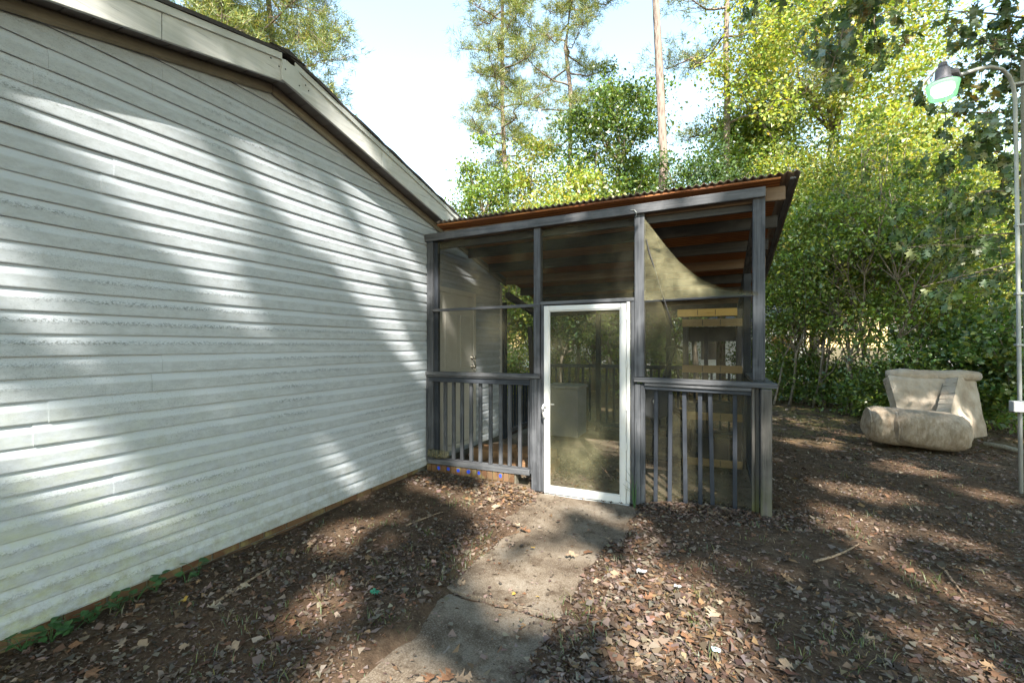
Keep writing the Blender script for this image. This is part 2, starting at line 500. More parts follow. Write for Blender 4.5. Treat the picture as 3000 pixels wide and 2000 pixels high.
M['pine_dull'] = m_wood('dull_pine_board', 'x', (.17, .115, .05), (.25, .175, .085), .5)  # darker, duller pine for the lower shelf edges
M['dark'] = m_plain('dark_plastic', (.018, .018, .02), .6, .3, 8)
M['darkwood'] = m_plain('dark_stained_wood', (.05, .045, .042), .7, .3, 8)
M['carton'] = m_plain('brown_cardboard', (.26, .15, .08), .9, .3, 5)
M['appliance'] = m_plain('pale_appliance', (.27, .275, .27), .45, .08, 3)
M['farwhite'] = m_plain('far_white_wall', (.78, .80, .82), .6, .05, 2, bump=0)
M['farroof'] = m_plain('far_grey_roof', (.16, .155, .155), .9, .2, 20)
M['farglass'] = m_plain('far_window_glass', (.05, .06, .07), .15, .1, 2, spec=.6, bump=0)
M['farwood'] = m_plain('far_tan_boards', (.36, .22, .12), .8, .2, 4)
M['paper'] = m_plain('white_scrap', (.30, .31, .31), .7, .1, 9)
M['bluescrap'] = m_plain('pale_blue_scrap', (.35, .58, .64), .6, .15, 9)
M['teal'] = m_plain('green_leaf_teal', (.03, .16, .10), .5, .25, 9)
M['twig'] = m_bark('twig_bark', (.10, .07, .05), (.27, .20, .14), 3)
M['rubber'] = m_plain('dark_grey_disc', (.055, .06, .065), .6, .2, 5)

# ---------------------------------------------------------------- ground
def axis(lo, hi, step, far):
    a = list(np.arange(lo, hi, step)); d = step * 1.6; x = hi; up = []
    while x < far: up.append(x); x += d; d *= 1.35
    d = step * 1.6; x = lo - d; dn = []
    while x > -far: dn.append(x); x -= d; d *= 1.35
    return np.array(dn[::-1] + a + up)
gx = axis(-4.2, 5.0, .035, 600); gy = axis(.4, 9.0, .035, 600)
GX, GY = np.meshgrid(gx, gy)
GV = np.stack([GX, GY, ground_z(GX, GY)], -1).reshape(-1, 3)
nx, ny = len(gx), len(gy)
ii = np.arange(nx * ny).reshape(ny, nx)
GI = np.stack([ii[:-1, :-1], ii[:-1, 1:], ii[1:, 1:], ii[1:, :-1]], -1).reshape(-1, 4)
tag(link('ground', np_mesh('ground', GV, 4, M['ground'], idx=GI, smooth=True)), 'bare brown dirt yard under leaf litter', 'ground', kind='structure')

# concrete path
path = empty('path', (-1.2, 2.4, -.08), 'concrete stepping path leading up to the porch door', 'path', kind='structure')
def slab(x0, x1, y0, y1, z, tilt=0, seed=0):
    rs = np.random.RandomState(seed)
    m = MB(); n = 10
    top = []
    ring = []
    for k in range(4 * n):
        e, t = k // n, (k % n) / n
        p = [(x0 + (x1 - x0) * t, y0), (x1, y0 + (y1 - y0) * t), (x1 - (x1 - x0) * t, y1), (x0, y1 - (y1 - y0) * t)][e]
        j = rs.uniform(-.012, .012, 2)
        ring.append((p[0] + j[0], p[1] + j[1]))
    b = len(ring)
    vs = [(x, y, z + tilt * (y - y0)) for x, y in ring] + [(x, y, z - .09) for x, y in ring]
    fs = [tuple(range(b)), tuple(range(2 * b - 1, b - 1, -1))] + [(i, i + b, (i + 1) % b + b, (i + 1) % b) for i in range(b)]
    m.add(vs, fs)
    return m.build('slab', M['concrete'], path, bevel=.008, seg=2)
slab(*SLABS[0], .004, -.004, 1); slab(*SLABS[1], -.012, .0, 2); slab(*SLABS[2], -.004, 0, 3)

# ---------------------------------------------------------------- house
WX = -3.28                       # sheathing plane of the gable wall
YA, PITCH = 2.54, 0.2284         # ridge position along the wall, roof pitch
H0, H1 = YA - 4.32, 6.85         # ends of the wall
def rake(y, z): return z - PITCH * abs(y - YA)
house = empty('house', (WX - 4, YA, 0), 'white vinyl sided house with low gable roof and brick foundation', 'house')
PROF = [(.0, .0015), (.0152, -.003), (.0175, .003), (.0162, .064), (.0150, .070), (.0052, .104), (.0, .1200)]
def siding_piece(y0, y1, k, rs, lift=0):
    z0 = SID0 + k * COURSE
    ns = max(2, int((y1 - y0) / .28) + 1)
    ys = np.linspace(y0, y1, ns)
    m = MB(); P = len(PROF)
    wob = rs.uniform(-.0016, .0016, ns); wz = rs.uniform(-.0012, .0012, ns)
    for i, y in enumerate(ys):
        for (px_, pz) in PROF:
            m.v.append((WX + px_ + wob[i] + lift, y, z0 + pz + wz[i]))
    for i in range(ns - 1):
        for j in range(P - 1):
            a = i * P + j
            m.f.append((a, a + P, a + P + 1, a + 1))
    for e, o in ((0, 1), (ns - 1, -1)):
        m.f.append(tuple(e * P + j for j in range(P))[::o])
    me = bpy.data.meshes.new('siding_panel')
    me.from_pydata(m.v, [], m.f)
    zt = 3.64
    if z0 + .13 > min(rake(y0, zt), rake(y1, zt)):
        bm = bmesh.new(); bm.from_mesh(me)
        for sgn in (1, -1):
            bmesh.ops.bisect_plane(bm, geom=bm.verts[:] + bm.edges[:] + bm.faces[:], plane_co=(WX, YA, zt), plane_no=(0, sgn * PITCH, 1), clear_outer=True)
        ok = len(bm.faces) > 0
        bm.to_mesh(me); bm.free()
        if not ok: return None
    me.materials.append(M['siding'])
    return link('siding_panel', me, house)
rs = np.random.RandomState(11)
seams0 = [3.05, .55, 2.2, 4.1, 1.15, 3.4, 5.1, 1.7]
for k in range(30):
    s = seams0[(k // 2 * 3) % 8] + (.06 if k % 2 else 0)
    cuts = sorted([y for y in (s - 3.66, s, s + 3.66) if H0 + .2 < y < H1 - .2])
    ed = [H0] + cuts + [H1 - .045]
    for a, b in zip(ed[:-1], ed[1:]):
        siding_piece(a, b + (.025 if b != ed[-1] else 0), k, rs, lift=.0045 if ed.index(a) % 2 else 0)
wm = MB(); zt = 3.62
wm.add([(WX - .1, H0, .12), (WX - .1, H1, .12), (WX - .1, H1, rake(H1, zt)), (WX - .1, YA, zt), (WX - .1, H0, rake(H0, zt)),
        (WX, H0, .12), (WX, H1, .12), (WX, H1, rake(H1, zt)), (WX, YA, zt), (WX, H0, rake(H0, zt))],
       [(0, 1, 2, 3, 4), (9, 8, 7, 6, 5), (0, 5, 6, 1), (1, 6, 7, 2), (2, 7, 8, 3), (3, 8, 9, 4), (4, 9, 5, 0)])
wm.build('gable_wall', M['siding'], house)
MB().box(WX - 14, WX - .101, H0, H0 + .1, .0, rake(H0, 3.55)).build('side_wall', M['siding'], house)
MB().box(WX - 14, WX - .101, H1 - .1, H1, .0, rake(H1, 3.55)).build('side_wall', M['siding'], house)
MB().box(WX - .003, WX + .022, H1 - .045, H1 + .03, .13, rake(H1, 3.6)).build('corner_trim', M['white'], house, bevel=.004)
# foundation bricks under the siding
MB().box(WX - .12, WX - .031, H0, H1, -.25, .128).build('foundation_mortar', M['mortar'], house)
bm_me = MB().box(-.03, .012, -.096, .096, -.0285, .0285).mesh('brick', M['brick'], bevel=.003)
for c in range(3):
    y = -1.5 + (c % 2) * .103
    while y < 4.62:
        o = link('brick', bm_me, house, (WX - .030 + random.uniform(-.002, .002), y, .094 - c * .0675 + random.uniform(-.001, .001)))
        y += .206
# soffit, frieze trim, fascia, rake trim, shingles
FX = WX + .18
def rake_board(name, y0, y1, zt_, h, x0, x1, mat, bevel=.003, parent=None):
    m = MB()
    za, zb = rake(y0, zt_), rake(y1, zt_)
    m.hexa([(x0, y0, za - h), (x1, y0, za - h), (x1, y1, zb - h), (x0, y1, zb - h), (x0, y0, za), (x1, y0, za), (x1, y1, zb), (x0, y1, zb)])
    return m.build(name, mat, parent or house, bevel=bevel)
y = YA
while y < 7.05:
    rake_board('soffit_panel', y + .002, min(y + .128, 7.05), 3.712, .012, WX + .001, FX - .002, M['soffit'], .002); y += .13
y = YA
while y > -1.95:
    rake_board('soffit_panel', y - .128, y - .002, 3.712, .012, WX + .001, FX - .002, M['soffit'], .002); y -= .13
for a, b in ((YA, 5.3), (5.304, 7.0), (.9, YA), (-1.9, .896)):
    rake_board('frieze_trim', a, b, 3.698, .080, WX + .019, WX + .050, M['trim_tan'], .014)
for a, b in ((YA + .002, 3.66), (3.664, 7.05), (1.66, YA - .002), (-1.95, 1.656)):
    rake_board('fascia_board', a, b, 3.845, .178, FX - .001, FX + .022, M['fascia'], .003)
for a, b in ((YA + .07, 7.05), (-1.95, YA - .05)):
    rake_board('rake_trim', a, b, 3.880, .052, FX + .0225, FX + .036, M['fascia_plain'], .003)
m = MB()
pl = [(2.485, 3.660), (2.665, 3.625), (2.665, 3.775), (2.60, 3.822), (2.485, 3.812)]
m.add([(FX + .0225, a, b) for a, b in pl] + [(FX + .044, a, b) for a, b in pl],
      [(4, 3, 2, 1, 0), (5, 6, 7, 8, 9)] + [(i, (i + 1) % 5, (i + 1) % 5 + 5, i + 5) for i in range(5)])
m.build('ridge_cover_plate', M['fascia_plain'], house, bevel=.002)
for (yy, zz) in ((2.40, 3.78), (2.47, 3.755), (2.72, 3.74), (2.75, 3.71), (2.51, 3.75), (2.64, 3.69)):
    MB().lathe((FX + (.0445 if 2.485 < yy < 2.665 else .0225), yy, zz), (1, 0, 0), [(.0, .004), (.005, .0035), (.006, 0)], 8).build('nail_head', M['dark'], house)
for sgn in (1, -1):
    m = MB(); n = 40
    for i in range(n + 1):
        y = YA + sgn * 4.62 * i / n
        e = random.uniform(-.006, .010)
        for (x, dz) in ((-18, 0), (FX + .042 + e, 0), (FX + .042 + e, .022 + random.uniform(0, .008)), (-18, .024)):
            m.v.append((x, y, rake(y, 3.881) + dz))
    for i in range(n):
        for j in range(4):
            a, b = i * 4 + j, i * 4 + (j + 1) % 4
            m.f.append((a, b, b + 4, a + 4))
    m.f += [(3, 2, 1, 0), tuple(n * 4 + j for j in range(4))]
    m.build('roof', M['shingle'], house)
m = MB(); m.add([(FX + .05, YA - .16, 3.881), (FX + .05, YA, 3.918), (FX + .05, YA + .16, 3.881), (-18, YA - .16, 3.881), (-18, YA, 3.918), (-18, YA + .16, 3.881)],
                [(0, 1, 4, 3), (1, 2, 5, 4), (2, 1, 0), (3, 4, 5), (0, 3, 5, 2)])
m.build('ridge_cap', M['shingle'], house)
# entry door inside the porch
door = MB().box(WX + .018, WX + .045, 4.955, 5.845, .275, 2.30).build('entry_door', M['doorwhite'], house, bevel=.004)
for a in (.42, 1.30):
    for b in (5.07, 5.46):
        MB().box(WX + .0455, WX + .053, b, b + .28, a, a + .72).build('panel', M['doorwhite'], door, bevel=.006)
for z in (1.431, 1.30):
    MB().lathe((WX + .0455, 5.795, z), (1, 0, 0), [(.0, 0), (.032, 0), (.034, .006), (.014, .014), (.012, .03), (.026, .04), (.029, .052), (.020, .064), (0, .067)], 16).build('knob', M['steel'], door, smooth=True)
for (a, b, c, d) in ((4.885, 4.953, .2, 2.37), (5.847, 5.915, .2, 2.37), (4.953, 5.847, 2.302, 2.37), (4.953, 5.847, .2, .272)):
    MB().box(WX + .018, WX + .050, a, b, c, d).build('door_casing', M['doorwhite'], house, bevel=.004)

# ---------------------------------------------------------------- screened porch
Y0 = 4.692
porch = empty('screened_porch', (-1.4, 6.4, 0), 'weathered grey timber screened porch with rusty corrugated roof and torn screen', 'porch')
def part(name, mat, *b, bevel=.004, parent=None):
    return MB().box(*b).build(name, M[mat], parent or porch, bevel=bevel)
floor = MB().box(-3.26, .36, 4.83, 8.2, -.055, .045).build('floor', M['floor'], porch)
# posts of the front
part('post', 'woodz', -3.258, -3.172, Y0 + .006, Y0 + .095, .20, 2.875)
part('jamb', 'blue', -3.170, -3.118, Y0 + .035, Y0 + .095, .20, 2.875)
part('corner_strip', 'woodz', -3.257, -3.236, Y0 - .012, Y0 + .004, .20, 1.238)
part('post', 'woodz', -1.842, -1.764, Y0 + .004, Y0 + .092, 1.288, 2.90)
part('post', 'woodz', -.750, -.652, Y0 + .002, Y0 + .092, 1.288, 2.93)
part('post', 'woodz', .310, .409, Y0 + .004, Y0 + .095, 1.288, 2.945)
for (a, b, c, d, yy) in ((-1.866, -1.803, .0, 1.240, -.004), (-1.801, -1.757, .0, 1.240, .004), (-1.755, -1.716, .0, 2.048, .010), (-1.842, -1.801, 0, .0, 0),
                         (-.748, -.690, .0, 1.215, 0), (-.688, -.650, .0, 1.215, .008), (-.786, -.752, .0, 2.048, .012)):
    if d > c: part('jamb_board', 'woodz', a, b, Y0 + yy, Y0 + .08, c, d, bevel=.003)
part('jamb_board', 'woodz', -1.884, -1.868, Y0 + .0, Y0 + .06, .18, 1.238)
lp = MB(); lp.lathe((.412, 4.668, -.06), (0, 0, 1), [(0, 0), (.064, 0), (.064, 1.272), (0, 1.272)], 4)
lp = MB().box(.366, .458, 4.622, 4.712, -.05, 1.212).build('post', M['post'], porch, bevel=.016, seg=2)
part('jamb_board', 'post', .300, .326, Y0 + .004, Y0 + .06, .03, 1.212)
part('jamb_board', 'post', .328, .362, Y0 + .026, Y0 + .07, .03, 1.212)
# header beam, rising slightly to the right
def xboard(name, mat, x0, x1, y0, y1, za0, za1, zb0, zb1, bevel=.004, parent=None):
    return MB().hexa([(x0, y0, za0), (x1, y0, zb0), (x1, y1, zb0), (x0, y1, za0), (x0, y0, za1), (x1, y0, zb1), (x1, y1, zb1), (x0, y1, za1)]).build(name, M[mat], parent or porch, bevel=bevel)
xboard('header_beam', 'woodx', -3.262, .409, Y0 - .036, Y0 + .002, 2.876, 2.966, 2.944, 3.034)
xboard('inner_header', 'joist', -3.24, .405, Y0 + .100, Y0 + .138, 2.80, 2.92, 2.86, 2.98)
# screen rails
xboard('screen_rail', 'woodx', -3.17, -1.766, Y0 + .0, Y0 + .034, 2.018, 2.050, 2.030, 2.064)
xboard('door_header', 'woodx', -1.762, -.752, Y0 + .004, Y0 + .085, 2.050, 2.083, 2.052, 2.090)
xboard('screen_rail', 'bluex', -.650, .310, Y0 + .012, Y0 + .040, 2.036, 2.062, 2.052, 2.076)
# sills and top rails
xboard('sill', 'woodx', -3.256, -1.758, Y0 - .03, Y0 + .10, 1.244, 1.286, 1.244, 1.286)
xboard('sill', 'woodx', -.752, .505, Y0 - .03, Y0 + .10, 1.240, 1.286, 1.216, 1.262)
xboard('sill_edge', 'woodx', -3.234, -1.886, Y0 - .016, Y0 + .02, 1.226, 1.242, 1.226, 1.242, .002)
xboard('top_rail', 'bluex', -3.234, -1.886, Y0 + .004, Y0 + .042, 1.160, 1.224, 1.160, 1.224)
xboard('sill_edge', 'woodx', -.648, .298, Y0 - .016, Y0 + .02, 1.204, 1.236, 1.182, 1.214, .003)
xboard('top_rail', 'bluex', -.648, .298, Y0 + .004, Y0 + .042, 1.166, 1.202, 1.146, 1.180)
# balusters
bal = MB().box(-.019, .019, -.019, .019, 0, 1).mesh('baluster', M['woodz'], bevel=.003)
balb = MB().box(-.019, .019, -.019, .019, 0, 1).mesh('baluster', M['blue'], bevel=.003)
def baluster(x, y, z0, z1, me, lean=0):
    o = link('baluster', me, porch, (x, y, z0)); o.scale = (1, 1, z1 - z0); o.rotation_euler = (0, lean, random.uniform(-.05, .05)); return o
for x in (-3.145, -3.024, -2.906, -2.788, -2.662, -2.539, -2.404, -2.273, -2.158, -2.030, -1.908):
    baluster(x, Y0 + .065, .225, 1.172, bal)
for x, l in ((-.552, -.006), (-.418, -.008), (-.268, .012), (-.135, .004), (-.025, .022), (.164, 0)):
    baluster(x, Y0 + .065, -.03, 1.16, balb, -l)
# bottom rail of the left bay on its brick kerb
xboard('bottom_rail', 'woodx', -3.232, -1.888, Y0 - .012, Y0 + .10, .160, .222, .160, .222)
MB().box(-3.255, -2.06, Y0 + .012, Y0 + .105, -.22, .148).build('kerb_mortar', M['mortar'], porch)
rl = MB().box(-.0305, .0305, -.02, .08, -.047, .047).mesh('brick', M['brick'], bevel=.003)
st = MB().box(-.094, .094, -.02, .08, -.0285, .0285).mesh('brick', M['brick'], bevel=.003)
bricks = []
x = -3.218
while x < -2.06:
    bricks.append(link('brick', rl, porch, (x, Y0 + .018 + random.uniform(-.002, .002), .104))); x += .0695
for c in range(2):
    x = -3.155 + c * .1
    while x < -2.10:
        link('brick', st, porch, (x, Y0 + .018 + random.uniform(-.002, .002), .018 - c * .068)); x += .2
for i in (2, 4, 6, 8, 10, 14):
    if i < len(bricks):
        x = bricks[i].location.x; w = random.uniform(.018, .028)
        mm = MB(); k = 9; pts = [(x + w * math.cos(6.283 * j / k) * random.uniform(.8, 1.1), .118 + .024 * math.sin(6.283 * j / k) * random.uniform(.8, 1.1)) for j in range(k)]
        mm.add([(a, Y0 - .0045, b) for a, b in pts] + [(a, Y0 - .0015, b) for a, b in pts], [tuple(range(k)), tuple(range(2 * k - 1, k - 1, -1))] + [(j, (j + 1) % k, (j + 1) % k + k, j + k) for j in range(k)])
        mm.build('paint_mark', M['bluepaint'], porch)
# roof: joists, plywood, corrugated sheets
def roof_z(x, y): return 3.080 + (x + 3.02) * .0085 - .18 * (y - 4.60)
jy = [4.76, 5.36, 5.96, 6.56, 7.16, 7.76, 8.28]
for i, y in enumerate(jy):
    xr = .575 if i != 2 else .55
    z0, z1 = roof_z(-3.05, y) - .034, roof_z(xr, y) - .034
    xboard('joist', 'joist' if i % 3 else 'joist_new', -3.05, xr, y, y + .038, z0 - .125, z0 + .001, z1 - .125, z1 + .001)
for a, b in ((-3.06, -1.86), (-1.857, -.64), (-.637, .525)):
    for c, d in ((4.625, 5.83), (5.833, 7.04), (7.043, 8.40)):
        za, zb, zc, zd = roof_z(a, c), roof_z(b, c), roof_z(b, d), roof_z(a, d)
        MB().hexa([(a, c, za - .032), (b, c, zb - .032), (b, d, zc - .032), (a, d, zd - .032), (a, c, za - .016), (b, c, zb - .016), (b, d, zc - .016), (a, d, zd - .016)]).build('plywood_sheet', M['ply'], porch)
def corr(x0, x1, y0, y1, dz):
    n = int(round((x1 - x0) / .0675 * 8)); vs = []; ys = [y0, y0 + .02, (y0 + y1) / 2, y1]
    m = MB(); hang = random.uniform(-.008, .008)
    for y in ys:
        for i in range(n + 1):
            x = x0 + (x1 - x0) * i / n
            yy = y + (hang if y == y0 else 0)
            z = roof_z(x, yy) + .0105 * math.sin((x + 3.02) / .0675 * 2 * math.pi) + dz
            m.v += [(x, yy, z), (x, yy, z + .0022)]
    k = (n + 1) * 2
    for r in range(len(ys) - 1):
        for i in range(n):
            a = r * k + i * 2
            m.f += [(a, a + 2, a + k + 2, a + k), (a + 1, a + k + 1, a + k + 3, a + 3)]
            if r == 0: m.f.append((a, a + 1, a + 3, a + 2))
    me = bpy.data.meshes.new('corrugated_sheet'); me.from_pydata(m.v, [], m.f); me.materials.append(M['corr'])
    for p in me.polygons: p.use_smooth = True
    return link('corrugated_sheet', me, porch)
xs = np.linspace(-3.06, .672, 7)
for i in range(6): corr(xs[i] - (.02 if i else 0), xs[i + 1], 4.60, 8.55, .003 * (i % 2))
# right-hand eave: rafter strip under the sheet
MB().hexa([(.60, 4.66, roof_z(.6, 4.66) - .03), (.645, 4.66, roof_z(.645, 4.66) - .03), (.645, 8.5, roof_z(.645, 8.5) - .03), (.60, 8.5, roof_z(.6, 8.5) - .03),
           (.60, 4.66, roof_z(.6, 4.66) - .012), (.645, 4.66, roof_z(.645, 4.66) - .012), (.645, 8.5, roof_z(.645, 8.5) - .012), (.60, 8.5, roof_z(.6, 8.5) - .012)]).build('eave_batten', M['woody'], porch)
# side and rear frames
def sbeam(name, mat, x0, x1, ya, yb, h, dz):
    za, zb = roof_z(x0, ya) - dz, roof_z(x0, yb) - dz
    return MB().hexa([(x0, ya, za - h), (x1, ya, za - h), (x1, yb, zb - h), (x0, yb, zb - h), (x0, ya, za), (x1, ya, za), (x1, yb, zb), (x0, yb, zb)]).build(name, M[mat], porch, bevel=.003)
sbeam('side_beam', 'woody', .325, .400, Y0 + .14, 8.26, .10, .162)
sbeam('side_beam', 'woody', -3.22, -3.14, 6.92, 8.26, .10, .162)
for x, y in ((.32, 6.45), (.32, 8.19), (-.78, 8.19), (-2.0, 8.19), (-3.22, 8.19)):
    part('post', 'blue', x, x + .085, y, y + .08, .045, roof_z(x, y) - .264)
part('post', 'blue', -3.30, -3.215, 6.90, 6.985, .0, 2.33)
def rear_rail(x0, x1):
    part('top_rail', 'bluex', x0, x1, 8.195, 8.26, 1.20, 1.262)
    part('bottom_rail', 'bluex', x0, x1, 8.205, 8.25, .14, .21)
    part('rear_header', 'joist', x0, x1, 8.195, 8.245, roof_z(x0, 8.2) - .262, roof_z(x0, 8.2) - .163)
    x = x0 + .11
    while x < x1 - .06:
        baluster(x, 8.228, .205, 1.205, balb); x += .13
for a, b in ((-3.135, -2.0), (-1.915, -.78), (-.695, .32)): rear_rail(a, b)
# open stub at the end of the house wall
part('top_rail', 'woody', -3.215, -3.15, 6.99, 8.19, 1.02, 1.10); part('bottom_rail', 'woody', -3.215, -3.15, 6.99, 8.19, .14, .21)
y = 7.1
while y < 8.15: baluster(-3.182, y, .205, 1.03, balb); y += .13
# right side: sill, boards below, screen above
part('side_sill', 'woody', .335, .500, Y0 + .103, 8.19, 1.222, 1.258)
part('bottom_rail', 'woody', .345, .395, Y0 + .10, 8.19, .10, .17)
y = Y0 + .16
while y < 8.15:
    if abs(y - 6.49) > .1: baluster(.372, y, .165, 1.225, balb)
    y += .132
# screens
def screen(name, pts, mat, parent=None):
    m = MB(); n = len(pts)
    m.add(pts, [tuple(range(n))]); return m.build(name, M[mat], parent or porch)
ys = Y0 + .046
screen('screen', [(-3.118, ys, 1.288), (-1.842, ys, 1.288), (-1.842, ys, 2.90), (-3.118, ys, 2.87)], 'screen')
screen('screen', [(-1.764, ys, 2.09), (-.752, ys, 2.09), (-.752, ys, 2.92), (-1.764, ys, 2.90)], 'screen')
screen('screen', [(-.65, ys + .002, 1.265), (.310, ys + .002, 1.265), (.310, ys + .002, 2.05), (-.65, ys + .002, 2.04)], 'screen')
screen('screen', [(-.65, ys + .047, -.0), (.310, ys + .047, -.0), (.310, ys + .047, 1.16), (-.65, ys + .047, 1.16)], 'screen')
screen('screen', [(-3.16, 8.27, .2), (.33, 8.27, .2), (.33, 8.27, 2.2), (-3.16, 8.27, 2.2)], 'screen')
screen('screen', [(.412, 4.80, 1.26), (.412, 8.2, 1.26), (.412, 8.2, 2.12), (.412, 4.80, 2.72)], 'screen')
# torn screen of the right bay, sagging from the middle post to the corner post
m = MB(); NU, NV = 40, 18
top = [(-.652, 2.874), (-.60, 2.80), (-.449, 2.582), (-.33, 2.425), (-.2, 2.297), (-.10, 2.215), (.009, 2.162), (.18, 2.118), (.310, 2.098), (.352, 2.09)]
tx = np.array([a for a, b in top]); tz = np.array([b for a, b in top])
for i in range(NU + 1):
    x = -.652 + (.352 + .652) * i / NU
    zt_ = np.interp(x, tx, tz)
    zb_ = 2.05 + .012 * i / NU
    for j in range(NV + 1):
        v = j / NV
        u = i / NU
        z = zb_ + (zt_ - zb_) * v
        fold = .075 * math.sin(v * 3.4 + u * 3.0) * math.sin(math.pi * u) + .012 * math.sin(u * 11 + v * 3) * (1 - u) + .02 * v * math.sin(math.pi * u)
        roll = .028 * max(0, v - .82) / .18 * math.sin(math.pi * min(1, u * 1.1))
        m.v.append((x, ys - .050 - fold - roll if 0 < i < NU else Y0 - .006, z))
for i in range(NU):
    for j in range(NV):
        a = i * (NV + 1) + j
        m.f.append((a, a + NV + 1, a + NV + 2, a + 1))
tag(m.build('torn_screen', M['screen_dirty'], porch, smooth=True), 'torn sagging mossy screen')
# loose flap hanging below, brushed to the left
m = MB()
for i in range(13):
    v = i / 12
    for j in range(9):
        u = j / 8
        x = -.650 + (.16 + .20 * v) * u
        m.v.append((x, Y0 - .005 - .03 * math.sin(u * 3 + v * 2) * u, 2.04 - .62 * v))
for i in range(12):
    for j in range(8):
        a = i * 9 + j
        m.f.append((a, a + 1, a + 10, a + 9))
m.build('loose_screen_flap', M['screen'], porch, smooth=True)
MB().tube([(-.63, Y0 - .02, 2.66), (-.60, Y0 - .025, 2.52), (-.55, Y0 - .03, 2.36), (-.50, Y0 - .032, 2.18), (-.43, Y0 - .03, 1.95), (-.37, Y0 - .02, 1.72)], [.004, .008, .007, .009, .007, .004], 6).build('screen_spline', M['dark'], porch)
MB().tube([(-.78, Y0 - .042, 2.96), (-.74, Y0 - .046, 2.955), (-.722, Y0 - .046, 2.93), (-.728, Y0 - .02, 2.905), (-.735, Y0 + .0, 2.90)], .004, 6).build('wire_clip', M['galv'], porch)
# scrolled-up screen resting in the left corner of the bottom rail
m = MB(); n = 14
m.lathe((-3.225, Y0 + .012, .285), (1, .05, -.02), [(0, 0), (.05, .0), (.055, .09), (.05, .2), (.035, .26), (0, .27)], 14)
m.build('rolled_screen', M['screen_dirty'], porch, smooth=True)

# storm door
sd = empty('storm_door', (-1.26, Y0 - .02, 0)); sd.parent = porch; sd.matrix_parent_inverse = world_of(porch).inverted()
DX0, DX1, DZ0, DZ1, yd0, yd1 = -1.706, -.826, .008, 2.032, Y0 - .038, Y0 - .006
fw = .054
def dpart(name, mat, *b, bevel=.004): return MB().box(*b).build(name, M[mat], sd, bevel=bevel)
dpart('frame_stile', 'white', DX0, DX0 + fw, yd0, yd1, DZ0, DZ1); dpart('frame_stile', 'white', DX1 - fw, DX1, yd0, yd1, DZ0, DZ1)
dpart('frame_rail', 'white', DX0 + fw + .0005, DX1 - fw - .0005, yd0, yd1, DZ1 - .052, DZ1); dpart('frame_rail', 'white', DX0 + fw + .0005, DX1 - fw - .0005, yd0, yd1, DZ0, DZ0 + .070)
a, b, c, d = DX0 + fw, DX1 - fw, DZ0 + .070, DZ1 - .052
for q in ((a + .0005, a + .012, c, d), (b - .012, b - .0005, c, d), (a + .0125, b - .0125, d - .012, d - .0005), (a + .0125, b - .0125, c + .0005, c + .012)):
    dpart('glazing_bead', 'white', q[0], q[1], yd0 + .008, yd1 - .002, q[2], q[3], bevel=.002)
screen('screen', [(a + .005, yd1 - .008, c + .004), (b - .005, yd1 - .008, c + .004), (b - .005, yd1 - .008, d - .004), (a + .005, yd1 - .008, d - .004)], 'door_screen', sd)
dpart('hinge_rail', 'white', DX1 + .003, DX1 + .036, yd0 + .012, yd1 + .012, .012, 2.045)
for z in (.16, .55, .95, 1.38, 1.86): dpart('hinge', 'white', DX1 - .006, DX1 + .012, yd0 - .006, yd0 + .006, z, z + .075, bevel=.003)
m = MB(); m.tube([(-1.688, yd0, .975), (-1.694, yd0 - .030, .965), (-1.702, yd0 - .040, .93), (-1.702, yd0 - .042, .88), (-1.694, yd0 - .034, .835), (-1.688, yd0 - .002, .822)], [.010, .012, .013, .013, .010, .008], 8)
m.lathe((-1.686, yd0 - .002, .955), (0, -1, 0), [(0, 0), (.024, 0), (.022, .012), (0, .016)], 14)
m.build('handle', M['white'], sd, smooth=True)
MB().tube([(-1.672, yd1 + .004, .965), (-1.60, yd1 + .01, .963)], .008, 8).build('latch_lever', M['white'], sd)
part('threshold', 'white', -1.71, -.80, Y0 - .02, Y0 + .10, -.045, .002)

# ---------------------------------------------------------------- things on the porch
rack = empty('storage_rack', (-.04, 6.4, .045), 'dark storage rack with five pale pine shelf edges inside the porch', 'shelf')
rk = [(2.01, -.055), (1.885, 0), (1.315, 0), (.735, 0), (.17, 0)]
for z, dx in rk:
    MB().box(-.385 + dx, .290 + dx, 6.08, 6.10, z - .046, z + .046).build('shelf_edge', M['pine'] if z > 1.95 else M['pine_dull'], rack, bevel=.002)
    MB().box(-.380 + dx, .285 + dx, 6.1005, 6.50, z - .03, z + .03).build('shelf_board', M['darkwood'], rack)
    for q in (-.15, .05): MB().box(q + dx - .003, q + dx + .003, 6.076, 6.0795, z - .03, z + .036).build('screw_mark', M['dark'], rack)
for x in (-.378, .235):
    for y in (6.104, 6.455): MB().box(x, x + .048, y, y + .045, .046, 2.05).build('upright', M['darkwood'], rack, bevel=.003)
MB().box(-.14, -.09, 6.46, 6.50, .046, 1.9).build('upright', M['darkwood'], rack)
MB().box(-.376, .283, 6.51, 6.525, 1.66, 1.85).build('shade_strip', M['darkwood'], rack)  # dark strip standing in for shade below the upper shelves
tag(MB().hexa([(-.25, 6.14, .766), (.20, 6.14, .766), (.20, 6.44, .766), (-.25, 6.44, .766), (-.22, 6.16, .90), (.17, 6.16, .90), (.17, 6.42, .90), (-.22, 6.42, .90)]).build('plastic_tote', M['dark'], None, bevel=.012), 'black plastic tote on the middle shelf of the porch rack', 'tote')
tag(MB().box(-.20, .15, 6.16, 6.42, .201, .47).build('milk_crate', M['dark'], None, bevel=.008), 'dark crate on the lowest shelf of the porch rack', 'crate')
cab = empty('appliance', (-2.42, 7.7, .045), 'pale grey appliance with a flat lid standing at the rear porch railing', 'appliance')
MB().box(-2.72, -2.12, 7.45, 8.02, .05, .86).build('body', M['appliance'], cab, bevel=.02, seg=2)
